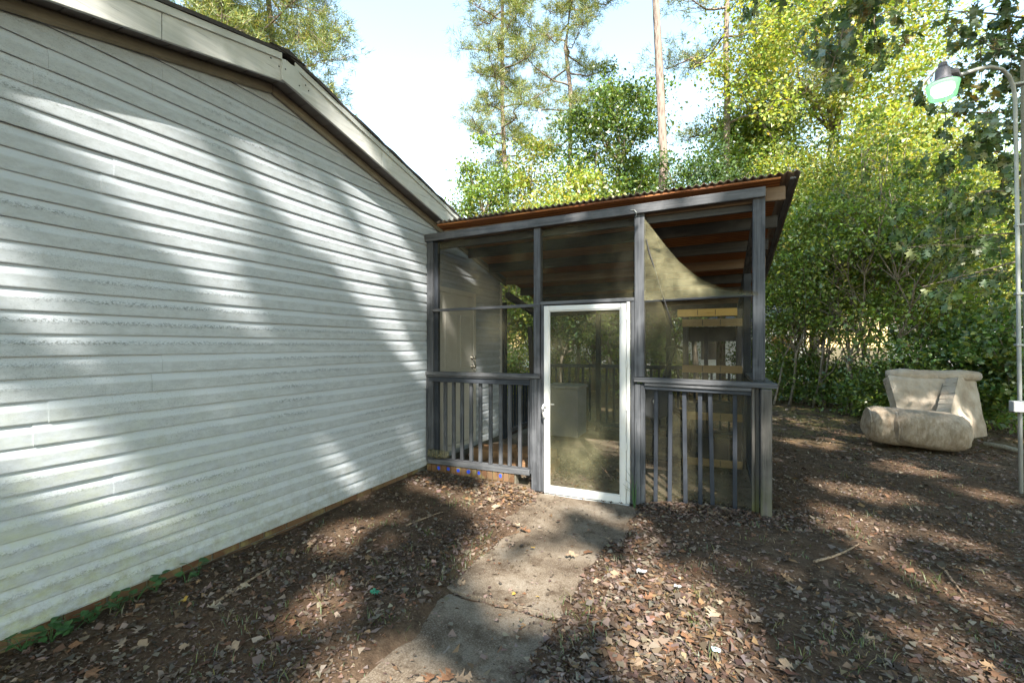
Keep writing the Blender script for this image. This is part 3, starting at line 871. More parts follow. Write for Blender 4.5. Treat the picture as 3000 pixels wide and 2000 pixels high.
MB().box(-2.74, -2.10, 7.43, 8.04, .862, .92).build('lid', M['appliance'], cab, bevel=.015, seg=2)
MB().box(-2.52, -2.34, 7.40, 7.429, .88, .905).build('handle', M['galv'], cab, bevel=.006)
bike = empty('exercise_bike', (-.75, 6.6, .045), 'dark exercise machine with a grey flywheel behind the porch post', 'exercise bike')
MB().lathe((-.74, 6.36, .86), (0, 1, 0), [(0, 0), (.05, -.02), (.06, -.01), (.22, -.01), (.245, .0), (.245, .05), (.22, .06), (0, .06)], 32).build('flywheel', M['rubber'], bike)
MB().lathe((-.74, 6.352, .86), (0, -1, 0), [(0, 0), (.03, 0), (.03, .02), (0, .02)], 16).build('hub', M['galv'], bike)
MB().tube([(-.74, 6.46, .86), (-.45, 6.52, .70), (-.30, 6.6, .50)], .045, 8).build('frame_tube', M['dark'], bike)
MB().tube([(-.74, 6.46, .86), (-.74, 6.5, .40), (-.80, 6.5, .08)], .04, 8).build('frame_tube', M['dark'], bike)
MB().tube([(-.74, 6.46, .86), (-.60, 6.5, 1.30), (-.50, 6.5, 1.58)], .028, 8).build('handle_post', M['dark'], bike)
MB().tube([(-.62, 6.36, 1.56), (-.50, 6.5, 1.60), (-.40, 6.66, 1.56)], .018, 8).build('handlebar', M['dark'], bike)
MB().box(-.95, -.32, 6.44, 6.56, .046, .10).build('base_bar', M['dark'], bike, bevel=.01)
MB().box(-.42, -.14, 6.48, 6.72, .74, .82).build('saddle', M['dark'], bike, bevel=.03, seg=3)
MB().tube([(-.28, 6.6, .74), (-.30, 6.58, .45), (-.34, 6.5, .09)], .03, 8).build('saddle_post', M['dark'], bike)
tp = empty('leaning_boards', (-1.5, 7.0, .05))
bpy.data.objects.remove(tp)
# low heap of brown cartons behind the left bay
for i, (x, y, sx, sy, sz, rz) in enumerate([(-2.72, 5.55, .5, .4, .20, .2), (-2.25, 5.75, .45, .5, .16, -.3), (-2.45, 5.25, .42, .30, .10, .5), (-2.0, 5.35, .40, .42, .13, .1)]):
    o = MB().hexa([(-sx / 2, -sy / 2, 0), (sx / 2, -sy / 2, 0), (sx / 2, sy / 2, 0), (-sx / 2, sy / 2, 0), (-sx / 2 - .03, -sy / 2 + .02, sz), (sx / 2 - .04, -sy / 2, sz * .8), (sx / 2, sy / 2 - .03, sz), (-sx / 2, sy / 2, sz * .9)]).build('flattened_carton', M['carton'], None, bevel=.008)
    o.location = (x, y, .046); o.rotation_euler = (0, 0, rz)
    tag(o, ['tallest crushed brown carton on the porch floor by the entry door', 'crushed brown carton farthest from the entry door, behind the left railing', 'lowest flattened brown carton just behind the left railing', 'squashed brown carton beside the storm door jamb inside the porch'][i], 'carton', 'cartons heaped on the porch floor')
br = MB().hexa([(-2.78, 7.05, .05), (-2.70, 7.05, .05), (-2.70, 7.09, .05), (-2.78, 7.09, .05), (-3.10, 7.60, 1.95), (-3.02, 7.60, 1.95), (-3.02, 7.64, 1.95), (-3.10, 7.64, 1.95)]).build('leaning_plank', M['darkwood'], None)
tag(br, 'dark plank leaning across the porch corner near the wall end', 'plank')

# ---------------------------------------------------------------- yard lamp
PX, PY = at(3020, 4.75)[:2]
lamp = empty('yard_lamp', (PX, PY, gz(PX, PY)), 'lit green dusk to dawn yard lamp on a bent arm and pole', 'lamp')
zb = gz(PX, PY) - .06
tilt = .05
MB().tube([(PX + .055, PY + .02, zb), (PX + .015, PY + .02, 2.5), (PX - .005, PY + .02, 4.6)], [.075, .07, .062], 14).build('pole', M['polewood'], lamp)
q = lambda px, py, d: tuple(at(px, d, py))
cp = [q(2992, 1480, 4.66), q(2985, 1000, 4.66), q(2980, 600, 4.66), q(2974, 290, 4.66), q(2969, 255, 4.64), q(2957, 225, 4.62), q(2935, 203, 4.58), q(2900, 196, 4.52), q(2868, 202, 4.47), q(2806, 222, 4.40)]
MB().tube(cp, .0175, 10).build('conduit_arm', M['galv'], lamp, smooth=True)
for py in (250, 660, 860, 1010):
    c = q(2984 if py > 300 else 2966, py, 4.66)
    MB().box(c[0] - .026, c[0] + .10, c[1] - .03, c[1] + .03, c[2] - .012, c[2] + .012).build('clamp_band', M['galv'], lamp, bevel=.003)
cbx = q(2990, 1190, 4.62)
MB().box(cbx[0] - .075, cbx[0] + .06, cbx[1] - .06, cbx[1] + .035, cbx[2] - .055, cbx[2] + .055).build('junction_box', M['boxgrey'], lamp, bevel=.006)
hc = Vector(q(2762, 236, 4.35))
ax = Vector((.10, .02, -1)).normalized(); ax = (Matrix.Rotation(0, 3, 'Z') @ ax)
rt = Vector((DWY, DWX, 0)); ax = (Vector((0, 0, -1)) + rt * .16).normalized()
ax = Vector((0, 0, -1))
MB().lathe(hc, ax, [(0, -.165), (.030, -.165), (.034, -.160), (.034, -.132), (.028, -.126), (.048, -.116), (.055, -.105), (.060, -.020), (.066, -.006), (.122, .030), (.126, .037), (.115, .037), (.05, .01), (0, .01)], 28).build('housing', M['lamp_grey'], lamp, smooth=False)
MB().lathe(hc, ax, [(.124, .0375), (.123, .044), (.100, .162), (.096, .168), (.088, .166), (.112, .046)], 32).build('lens', M['lens'], lamp, smooth=True)
MB().lathe(hc, ax, [(0, .04), (.045, .04), (.085, .055), (.088, .10), (.072, .130), (.03, .140), (0, .141)], 24).build('bulb', M['bulb'], lamp, smooth=True)
j0 = hc + ax * -.075
MB().tube([j0 + rt * .05, j0 + rt * .12 + Vector((0, 0, .008)), Vector(cp[-1])], [.034, .03, .028], 10).build('arm_socket', M['lamp_grey'], lamp)

# ---------------------------------------------------------------- discarded sofa
def soft(name, nx_, ny_, nz_, size, fn, mat, parent, loc, sub=1):
    bm = bmesh.new()
    bmesh.ops.create_cube(bm, size=1)
    bmesh.ops.subdivide_edges(bm, edges=bm.edges[:], cuts=7, use_grid_fill=True)
    for v in bm.verts:
        c = v.co * 2
        # superellipsoid-like rounding
        p = 4.6
        r_ = (abs(c.y) ** 2.8 + abs(c.z) ** 2.8) ** (1 / 2.8); m_ = max(abs(c.y), abs(c.z))
        f_ = (m_ / r_ if r_ > 1e-6 else 1) * (1 - .30 * abs(c.x) ** 7)
        c = Vector((c.x, c.y * f_, c.z * f_))
        co = Vector((c.x * size[0] / 2, c.y * size[1] / 2, c.z * size[2] / 2))
        v.co = fn(co, c)
    for f in bm.faces: f.smooth = True
    me = bpy.data.meshes.new(name); bm.to_mesh(me); bm.free(); me.materials.append(mat)
    o = link(name, me, parent); o.location = loc
    if sub:
        md = o.modifiers.new('s', 'SUBSURF'); md.levels = 2; md.render_levels = 2
        crumple(o, .03)
    return o
SX, SY = at(2728, 6.95)[:2]; SZ = gz(SX, SY)
sofa = empty('discarded_sofa', (SX, SY, SZ), 'stained cream sofa dumped beside the thicket, cushions slumped on the ground', 'sofa')
SR = math.radians(8)
def SP(x, y, z): return (SX + x * math.cos(SR) - y * math.sin(SR), SY + x * math.sin(SR) + y * math.cos(SR), SZ + z)
def wr(co, amt=.012): return Vector((amt * math.sin(co.z * 17 + co.x * 5), amt * math.sin(co.x * 11 + co.z * 9), amt * math.sin(co.x * 13 + co.y * 7)))
_ct = bpy.data.textures.new('crumple', 'CLOUDS'); _ct.noise_scale = .16; _ct.noise_depth = 3
def crumple(o_, k_):
    md_ = o_.modifiers.new('crumple', 'DISPLACE'); md_.texture = _ct; md_.texture_coords = 'GLOBAL'; md_.strength = k_; md_.mid_level = .5
    return o_
def slabq(name, TL, TR, BR, BL, th, bulge, parent, n=24):
    P4 = [np.array(at(*q_)) for q_ in (TL, TR, BR, BL)]
    nrm = np.cross(P4[1] - P4[0], P4[3] - P4[0]); nrm /= np.linalg.norm(nrm)
    if nrm @ P4[0] > 0: nrm = -nrm
    m = MB(); k = n + 1
    for side in (0, 1):
        for i in range(k):
            for j in range(k):
                u, v = j / n, i / n
                p = (P4[0] * (1 - u) + P4[1] * u) * (1 - v) + (P4[3] * (1 - u) + P4[2] * u) * v
                e = (1 - abs(2 * u - 1) ** 6) * (1 - abs(2 * v - 1) ** 6)
                w = bulge * e + .006 * math.sin(v * 19 + 2 * u) * e + .006 * math.sin(u * 9 + v * 4)
                p = p + nrm * (w if side == 0 else -th)
                m.v.append(tuple(p))
    for i in range(n):
        for j in range(n):
            q_ = i * k + j
            m.f += [(q_, q_ + 1, q_ + k + 1, q_ + k), (q_ + k * k, q_ + k * k + k, q_ + k * k + k + 1, q_ + k * k + 1)]
    for i in range(n):
        for (x_, y_) in ((i, i + 1), (n * k + i, n * k + i + 1), (i * k, i * k + k), (i * k + n, i * k + k + n)):
            m.add([m.v[x_], m.v[y_], m.v[y_ + k * k], m.v[x_ + k * k]], [(0, 1, 2, 3)])
    o_ = m.build(name, M['cloth'], parent)
    for p_ in o_.data.polygons: p_.use_smooth = p_.index < 2 * n * n
    crumple(o_, .035)
    return o_
slabq('backrest', (2601, 7.30, 1100), (2822, 6.95, 1112), (2840, 6.80, 1232), (2630, 7.10, 1200), .22, .03, sofa)
slabq('side_panel', (2806, 6.90, 1106), (2858, 7.15, 1106), (2894, 6.90, 1276), (2762, 6.45, 1298), .16, .015, sofa)
def froll(co, c): co = co + wr(co, .006); co.z += .02 * math.sin(c.x * 4); return co
rp = [np.array(at(*q_)) for q_ in ((2597, 7.38, 1098), (2640, 7.30, 1096), (2700, 7.2, 1100), (2760, 7.12, 1102), (2820, 7.04, 1100), (2862, 7.10, 1102))]
MB().tube(rp, [.075, .095, .092, .094, .09, .075], 14).build('top_roll', M['cloth'], sofa, smooth=True)
def fcush(co, c):
    co = co + wr(co, .006); k_ = .014 * abs(c.x) ** 2; co.z += k_ * math.sin(c.y * 13 + c.x * 3); co.y += k_ * math.sin(c.z * 15); co.z = max(co.z, -.265 + .01 * math.sin(co.x * 9)); return co
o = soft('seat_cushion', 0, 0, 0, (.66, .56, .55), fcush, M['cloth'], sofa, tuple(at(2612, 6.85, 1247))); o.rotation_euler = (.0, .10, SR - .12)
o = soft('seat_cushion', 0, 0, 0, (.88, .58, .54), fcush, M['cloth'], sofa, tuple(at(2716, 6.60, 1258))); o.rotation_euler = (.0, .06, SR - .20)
for a_, d_ in ((2612, 6.85), (2716, 6.60)):
    cpt = np.array(at(a_, d_, 1247 if a_ < 2700 else 1258)); w_ = .31 if a_ < 2700 else .41; cr_, sr_ = math.cos(SR - .16), math.sin(SR - .16)
    for sg in (-1, 1):
        ring = []
        for k in range(25):
            an = 2 * math.pi * k / 24; yy = .235 * math.cos(an); zz = max(-.255, .235 * math.sin(an)); xx = sg * w_ * .93
            ring.append((cpt[0] + xx * cr_ - yy * sr_, cpt[1] + xx * sr_ + yy * cr_, cpt[2] + zz - xx * .07))
        MB().tube(ring, .012, 6, cap=False).build('piping', M['cloth'], sofa, smooth=True)
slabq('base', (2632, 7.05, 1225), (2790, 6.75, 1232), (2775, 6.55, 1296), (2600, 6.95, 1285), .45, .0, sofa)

# plank and sticks on the ground
a, b = at(2885, 6.9), at(3010, 6.3)
za, zb_ = gz(a[0], a[1]), gz(b[0], b[1])
tag(MB().tube([(a[0], a[1], za + .03), ((a[0] + b[0]) / 2, (a[1] + b[1]) / 2 + .02, (za + zb_) / 2 + .045), (b[0], b[1], zb_ + .035)], [.028, .034, .03], 7).build('fallen_branch', M['polewood'], None), 'pale barkless branch lying near the lamp pole', 'branch')
for i, (p0, p1, d, lab) in enumerate([((2385, 1650), (2515, 1605), .009, 'curved bare twig lying on open dirt right of the path'), ((2770, 1690), (2830, 1765), .008, 'thin forked twig near the grassy dirt edge'),
                                      ((1190, 1535), (1300, 1490), .007, 'dark twig among leaves beside the brick kerb'), ((620, 1770), (800, 1660), .008, 'long dark stick lying parallel to the siding')]):
    def gp(px, py):
        r0 = at(px, 1.0, py); dz = CAM_H - r0[2]; tt = (CAM_H - .06) / dz; return r0[0] * tt, r0[1] * tt
    A, B = gp(*p0), gp(*p1)
    pts = []
    for k in range(7):
        u = k / 6; x = A[0] + (B[0] - A[0]) * u; y = A[1] + (B[1] - A[1]) * u + .05 * math.sin(u * 3.0) * (i % 2 * 2 - 1)
        pts.append((x, y, gz(x, y) + d * .9 + .012 * math.sin(u * 3.1)))
    tag(MB().tube(pts, [d * (1.2 - .7 * k / 6) for k in range(7)], 6).build('twig', M['twig'], None), lab, 'twig')

# ---------------------------------------------------------------- far buildings
def far_house(px, d, w, dep, h, roofh, label, ang, wall, win):
    c = at(px, d); z = gz(c[0], c[1])
    hs = empty('far_house', (c[0], c[1], z), label, 'house'); rz = YAW + ang
    def T(x, y, zz): return (c[0] + x * math.cos(rz) - y * math.sin(rz), c[1] + x * math.sin(rz) + y * math.cos(rz), z + zz)
    def bx(name, mat, x0, x1, y0, y1, z0, z1, par=hs):
        return MB().hexa([T(x0, y0, z0), T(x1, y0, z0), T(x1, y1, z0), T(x0, y1, z0), T(x0, y0, z1), T(x1, y0, z1), T(x1, y1, z1), T(x0, y1, z1)]).build(name, M[mat], par)
    bx('wall', wall, -w / 2, w / 2, 0, dep, -.1, h)
    MB().add([T(-w / 2 - .3, -.35, h), T(w / 2 + .3, -.35, h), T(w / 2 + .3, dep / 2, h + roofh), T(-w / 2 - .3, dep / 2, h + roofh), T(w / 2 + .3, dep + .35, h), T(-w / 2 - .3, dep + .35, h),
              T(-w / 2 - .3, -.35, h + .12), T(w / 2 + .3, -.35, h + .12), T(w / 2 + .3, dep / 2, h + roofh + .12), T(-w / 2 - .3, dep / 2, h + roofh + .12), T(w / 2 + .3, dep + .35, h + .12), T(-w / 2 - .3, dep + .35, h + .12)],
             [(0, 1, 2, 3), (3, 2, 4, 5), (9, 8, 7, 6), (11, 10, 8, 9), (0, 6, 7, 1), (5, 4, 10, 11), (1, 7, 8, 2), (2, 8, 10, 4), (0, 3, 9, 6), (3, 5, 11, 9)]).build('roof', M['farroof'], hs)
    for (x, z0, ww, hh) in win:
        f = bx('window', 'farglass', x - ww / 2, x + ww / 2, -.03, -.004, z0, z0 + hh)
        bx('frame', 'farwhite', x - ww / 2 - .06, x + ww / 2 + .06, -.045, -.031, z0 - .07, z0 - .001, f)
        bx('frame', 'farwhite', x - ww / 2 - .06, x + ww / 2 + .06, -.045, -.031, z0 + hh + .001, z0 + hh + .07, f)
    bx('door', 'farwood', w * .30, w * .30 + .9, -.05, -.004, 0, 2.0)
    return hs
far_house(2110, 21, 7.5, 5, 2.5, 1.0, 'white sided house seen through the porch beyond the yard', -.1, 'farwhite', [(-2.4, .9, .9, 1.0), (-.4, .9, .9, 1.0)])
far_house(2925, 23, 6.5, 6, 2.9, 1.3, 'grey roofed house half hidden behind foliage beside the lamp pole', -.5, 'farwhite', [(-1.5, 1.0, 1.0, 1.1), (.6, 1.0, 1.0, 1.1)])
far_house(1745, 30, 8, 5, 2.4, 1.2, 'pale house glimpsed between trunks beyond the rear porch railing', .15, 'farwhite', [(-2, .9, 1, 1), (1, .9, 1, 1)])

# ---------------------------------------------------------------- vegetation generators
def unit(v): return v / (np.linalg.norm(v, axis=-1, keepdims=True) + 1e-9)
def leaf_quads(c, L, W, rs, up=.6, droop=.25):
    """rhombic leaves, folded along the midrib; c (N,3)"""
    n = len(c)
    nrm = unit(rs.normal(size=(n, 3)) + np.array([0, 0, up]) * 1.5)
    a = unit(np.cross(nrm, rs.normal(size=(n, 3))))
    a = unit(a + np.array([0, 0, -droop])); b = unit(np.cross(nrm, a))
    L = L * rs.uniform(.45, 1.45, (n, 1)); Wd = L * W
    f = nrm * L * .10
    v = np.stack([c - a * L * .5, c + b * Wd * .5 + f - a * L * .08, c + a * L * .5 - f * .6, c - b * Wd * .5 + f - a * L * .08], 1)
    return v.reshape(-1, 3)
def litter_quads(c, L, W, rs):
    v = leaf_quads(c, L, W, rs, up=2.6, droop=0).reshape(-1, 4, 3)
    ctr = v.mean(1, keepdims=True)
    v = ctr + (v - ctr) * rs.uniform(.35, 1.15, (len(v), 4, 1)) + rs.normal(size=v.shape) * L * np.array([.16, .16, .07])
    return v.reshape(-1, 3)
def tints(n, pal, rs, per=4):
    pal = np.array([p[:3] for p in pal]); wts = None
    k = rs.randint(0, len(pal), n)
    c = pal[k] * rs.uniform(.72, 1.25, (n, 1)) * (1 + rs.uniform(-.10, .10, (n, 3)))
    return np.repeat(c, per, 0)

GREEN = [(.135, .215, .040), (.175, .265, .045), (.11, .18, .042), (.24, .29, .05)]
YELLOW = [(.28, .35, .06), (.22, .31, .055), (.34, .37, .065), (.17, .25, .05), (.42, .37, .075)]
DARK = [(.058, .11, .03), (.08, .14, .034), (.048, .092, .03), (.11, .17, .038)]
MIX = [(.095, .17, .036), (.14, .22, .042), (.07, .135, .034), (.20, .245, .046)]
NEED = [(.17, .22, .06), (.23, .27, .07), (.11, .16, .055), (.30, .28, .08)]

def wander(p0, p1, n, amp, rs):
    p0, p1 = np.array(p0), np.array(p1); t = np.linspace(0, 1, n)[:, None]
    w = rs.normal(size=(n, 3)) * amp * np.sin(np.pi * t); w[:, 2] *= .4
    return p0 + (p1 - p0) * t + w

def broadleaf(name, base, height, z0, rx, n_cl, per, leaf, pal, label, cat='tree', group=None, seed=0, trunk=.09, bark='bark', cl_r=.42, shape=1.0, stems=1, lean=(0, 0)):
    rs = np.random.RandomState(seed)
    x, y = base[:2]; z = gz(x, y)
    n_cl = int(n_cl * 1.2)
    t = empty(name, (x, y, z), label, cat, group)
    tk = MB()
    top = np.array([x + lean[0], y + lean[1], z + height * .93])
    spines = []
    for s in range(stems):
        off = rs.normal(size=2) * (.18 if stems > 1 else 0)
        tp = top + np.array([*(rs.normal(size=2) * rx * .5 * (stems > 1)), -height * .1 * s / max(1, stems)])
        p = wander((x + off[0], y + off[1], z - .12), tp, 9, height * .018, rs)
        r0 = trunk * (1 if s == 0 else .75)
        tk.tube(p, [max(.008, r0 * (1 - .88 * i / 8)) for i in range(9)], 8); spines.append(p)
    # clump centres inside an uneven egg-shaped envelope
    cz0, cz1 = z + z0, z + height
    cs = []
    while len(cs) < n_cl:
        v = rs.uniform(-1, 1, 3); d = np.linalg.norm(v)
        if d > 1: continue
        if d < .45 and rs.rand() < .55: continue
        zz = (v[2] + 1) / 2
        wob = 1 + .28 * math.sin(3.1 * math.atan2(v[1], v[0]) + seed + 5 * zz)
        wid = rx * wob * (1 - .35 * (shape - 1) * zz)
        ctr = spines[len(cs) % stems]; cc = ctr[min(8, int(zz * 8))]
        cs.append((cc[0] + v[0] * wid, cc[1] + v[1] * wid, cz0 + (cz1 - cz0) * zz))
    cs = np.array(cs)
    for i in range(0, n_cl, max(1, n_cl // 48)):
        c = cs[i]; sp = spines[i % stems]
        zr = np.clip((c[2] - .45 * math.hypot(c[0] - x, c[1] - y) - z) / height, .12, .93)
        s = sp[min(8, int(zr * 8))]
        tk.tube(wander(s, c, 6, .10, rs), [max(.006, trunk * .38 * (1 - .8 * k / 5)) for k in range(6)], 5, cap=False)
    tk.build('trunk', M[bark], t, smooth=True)
    n = n_cl * per
    ci = rs.randint(0, n_cl, n)
    rad = cl_r * .82 * rs.uniform(.5, 1.5, (n_cl, 1))
    off = rs.normal(size=(n, 3)) * rad[ci] * np.array([1, 1, .55])
    pos = cs[ci] + off
    pos[:, 2] = np.maximum(pos[:, 2], z + .08)
    v = leaf_quads(pos, leaf, .62, rs)
    cl_t = rs.uniform(.62, 1.35, (n_cl, 1))
    col = tints(n, pal, rs) * np.repeat(cl_t[ci], 4, 0)
    o = link('crown', np_mesh('crown', v, 4, M['leaf'], col), t)
    o['kind'] = 'stuff'
    return t

def pine(base, height, z0, spread, n_br, label, seed=0, trunk=.16, group=None, lean=(0, 0), tuft=.25, per=54):
    rs = np.random.RandomState(seed)
    x, y = base[:2]; z = gz(x, y)
    t = empty('pine_tree', (x, y, z), label, 'tree', group)
    p = wander((x, y, z - .15), (x + lean[0], y + lean[1], z + height), 12, .10, rs)
    tk = MB(); tk.tube(p, [trunk * (1.15 if i == 0 else 1 - .72 * i / 11) for i in range(12)], 10)
    tufts = []
    br = MB()
    for b in range(n_br):
        zz = z0 + (height - z0) * (b + rs.rand()) / n_br
        f = zz / height; s = np.array([np.interp(f * 11, range(12), p[:, k]) for k in range(3)])
        an = b * 2.4 + rs.uniform(-.5, .5); ln = spread * (1 - .62 * (zz - z0) / (height - z0)) * rs.uniform(.55, 1.1)
        e = s + np.array([math.cos(an) * ln, math.sin(an) * ln, ln * rs.uniform(-.05, .35)])
        q = wander(s, e, 7, ln * .06, rs); q[:, 2] += -.10 * ln * np.sin(np.linspace(0, math.pi, 7))
        br.tube(q, [max(.008, trunk * .30 * (1 - .8 * k / 6)) for k in range(7)], 5, cap=False)
        for k in range(per):
            u = rs.uniform(.30, 1.0); c = np.array([np.interp(u * 6, range(7), q[:, j]) for j in range(3)])
            side = rs.normal(size=3) * (.22 + ln * .11) * (1.15 - u * .5); side[2] = abs(side[2]) * .7
            c2 = c + side
            if k % 3 == 0: br.tube([c, (c + c2) / 2 + [0, 0, -.03], c2], [.012, .008, .005], 4, cap=False)
            tufts.append(np.concatenate([c2, unit(side + np.array([0, 0, .12 * ln]))]))
    tk.build('trunk', M['pinebark'], t, smooth=True); br.build('limb', M['pinebark'], t, smooth=True)['kind'] = 'stuff'
    tufts = np.array(tufts); NN = 22
    c = np.repeat(tufts[:, :3], NN, 0); dr = np.repeat(tufts[:, 3:], NN, 0)
    n = len(c)
    d = unit(dr * .9 + rs.normal(size=(n, 3)) * .75)
    L = tuft * rs.uniform(.7, 1.25, (n, 1)); w = unit(np.cross(d, rs.normal(size=(n, 3)))) * .010
    st = c + rs.normal(size=(n, 3)) * .07
    v = np.stack([st - w, st + w, st + d * L + [0, 0, -.03]], 1).reshape(-1, 3)
    o = link('crown', np_mesh('crown', v, 3, M['needle'], tints(n, NEED, rs, 3)), t)
    o['kind'] = 'stuff'
    return t

# ---- pines
pine(at(1478, 20), 23, 9.6, 2.6, 44, 'tall pine with full bright crown rising nearest the house roof end', 21, .15)
pine(at(1655, 21), 24, 10.6, 3.0, 34, 'tall pine with thin gappy crown and dark upper trunk above the porch', 22, .16, lean=(.3, 0))
pine(at(1930, 14), 26, 15.5, 3.0, 26, 'thick bare pale pine trunk standing straight above the porch roof', 23, .165, lean=(.05, .1))
pine(at(2112, 15.5), 22, 8.6, 3.1, 22, 'forked pine with sparse limbs behind the yellow green tree', 24, .15, lean=(.25, .2))
pine(at(603, 13), 21, 7.6, 4.4, 44, 'pine with rough brown trunk behind the house roof ridge', 25, .20, lean=(.2, .3), per=80)
pine(at(745, 14.5), 20, 7.4, 5.2, 46, 'pine with long drooping needle boughs reaching past the roof', 26, .15, lean=(.6, .4), per=80)
# ---- broadleaf trees above the porch
broadleaf('broadleaf_tree', at(1800, 17.5), 12.2, 3.0, 1.9, 120, 230, .115, MIX, 'dense green tree with a domed top between the two pine trunks', seed=31, trunk=.12, cl_r=.40)
broadleaf('broadleaf_tree', at(1415, 18), 9.6, 2.0, 1.35, 80, 200, .115, GREEN, 'slender green tree at the end of the house roof', seed=32, trunk=.09, cl_r=.36)
broadleaf('broadleaf_tree', at(1560, 18.5), 10.0, 2.0, 1.5, 90, 220, .115, YELLOW, 'yellow green tree in front of the pines above the porch roof', seed=33, trunk=.09, cl_r=.40)
broadleaf('broadleaf_tree', at(1690, 16), 7.8, 1.8, 1.7, 80, 220, .11, YELLOW, 'low yellow green tree directly above the porch roof middle', seed=34, trunk=.08, cl_r=.42)
broadleaf('broadleaf_tree', at(1885, 18.5), 9.0, 2.0, 1.5, 70, 220, .115, GREEN, 'green tree behind the thick bare pine trunk', seed=35, trunk=.09, cl_r=.42)
broadleaf('broadleaf_tree', at(2040, 13.5), 7.7, 2.2, 1.6, 100, 230, .085, DARK, 'dark glossy leaved tree over the right half of the porch roof', seed=36, trunk=.10, cl_r=.38)
broadleaf('broadleaf_tree', at(2390, 15.5), 19, 3.0, 3.9, 330, 250, .115, YELLOW, 'tall spreading yellow green sweetgum right of the porch', seed=37, trunk=.17, cl_r=.52, lean=(.3, .3))
broadleaf('broadleaf_tree', at(2215, 16.5), 11.0, 3.0, 1.9, 120, 230, .11, GREEN, 'bright green tree behind the porch roof corner', seed=38, trunk=.11, cl_r=.46)
broadleaf('broadleaf_tree', at(2700, 18), 11.2, 2.0, 2.3, 110, 220, .13, YELLOW, 'pale yellow green tree behind the hanging oak boughs', seed=39, trunk=.12, cl_r=.50)
broadleaf('broadleaf_tree', at(2900, 20), 9.6, 2.4, 2.6, 90, 220, .14, YELLOW, 'pale sunlit tree behind the grey roofed house', seed=40, trunk=.12, cl_r=.55)
broadleaf('broadleaf_tree', at(430, 12.5), 11.5, 5.0, 2.0, 60, 150, .11, GREEN, 'green tree behind the house roof beside the pines', seed=41, trunk=.10, cl_r=.40)
# ---- thicket right of the porch
G1 = 'saplings of the thicket right of the porch'
L1 = 'thin stemmed leafy sapling in the dense thicket right of the porch'
for i, (px, d, h, r, n, pal) in enumerate([(2330, 11.5, 5.6, 1.15, 56, GREEN), (2430, 11.0, 6.4, 1.3, 60, YELLOW), (2500, 9.8, 5.4, 1.2, 56, GREEN), (2580, 10.6, 6.6, 1.35, 60, GREEN),
                                           (2660, 9.6, 5.0, 1.25, 54, GREEN), (2740, 10.6, 5.4, 1.3, 50, YELLOW), (2380, 13, 7.4, 1.5, 80, YELLOW), (2540, 13.4, 8.2, 1.6, 80, YELLOW), (2830, 10.6, 4.0, 1.0, 44, MIX), (2290, 13.5, 6.4, 1.3, 70, GREEN)]):
    broadleaf('sapling', at(px, d), h, 1.5, r, n, 125, .080, pal, L1, 'sapling', G1, seed=60 + i, trunk=.040, cl_r=.34, stems=3)
G2 = 'bushes at the foot of the thicket'
L2 = 'low leafy bush at the foot of the thicket beyond the path'
for i, (px, d, h, r, n, pal) in enumerate([(2300, 12.3, 1.5, .8, 26, GREEN), (2375, 11.8, 1.2, .7, 24, MIX), (2450, 11.4, 1.0, .7, 20, MIX), (2540, 9.6, 1.0, .5, 18, MIX), (2620, 9.2, 1.6, .8, 30, GREEN), (2720, 8.9, 1.7, .9, 34, MIX)]):
    broadleaf('bush', at(px, d), h, .05, r, n, 170, .070, pal, L2, 'bush', G2, seed=80 + i, trunk=.022, cl_r=.26, stems=3)
G3 = 'shrubs between the sofa and the lamp pole'
L3 = 'tangled green shrub between the dumped sofa and the lamp pole'
for i, (px, d, h, r, n, pal) in enumerate([(2905, 8.4, 2.0, .7, 30, MIX), (2985, 7.6, 2.1, .7, 30, MIX), (2830, 8.8, 2.1, .75, 32, MIX), (3060, 8.5, 2.8, .9, 36, MIX)]):
    broadleaf('shrub', at(px, d), h, .10, r, n, 150, .090, pal, L3, 'shrub', G3, seed=95 + i, trunk=.022, cl_r=.26, stems=3)
# ---- undergrowth and trunks seen through the porch
G4 = 'slim trees beyond the rear of the porch'
L4 = 'slim dark trunked tree beyond the rear porch railing'
for i, (px, d, h, r, n, pal) in enumerate([(1490, 13.5, 5.5, 1.1, 60, YELLOW), (1555, 15, 6.0, 1.1, 50, MIX), (1640, 13.5, 5.6, 1.1, 60, MIX), (1735, 15.5, 6.2, 1.2, 60, MIX), (1790, 14.2, 5.5, 1.0, 60, GREEN), (1860, 16.5, 6, 1.2, 50, YELLOW), (1960, 13.2, 5.0, 1.0, 60, MIX)]):
    broadleaf('slim_tree', at(px, d), h, 1.3, r, n, 190, .085, pal, L4, 'tree', G4, seed=110 + i, trunk=.085, cl_r=.36)
G5 = 'bushes beyond the rear of the porch'
L5 = 'small yellow green bush beyond the rear porch railing'
for i, (px, d, h, r, n, pal) in enumerate([(1500, 11.8, 1.5, .6, 24, YELLOW), (1600, 17, 1.8, .9, 26, MIX), (1680, 18, 1.4, .9, 24, YELLOW), (1800, 17.5, 1.7, .9, 26, YELLOW), (1905, 12.5, 1.9, .7, 30, GREEN), (1985, 15.5, 1.3, .7, 24, GREEN), (2210, 15, 2.2, .9, 30, MIX)]):
    broadleaf('bush', at(px, d), h, .05, r, n, 150, .075, pal, L5, 'bush', G5, seed=130 + i, trunk=.02, cl_r=.27, stems=3)

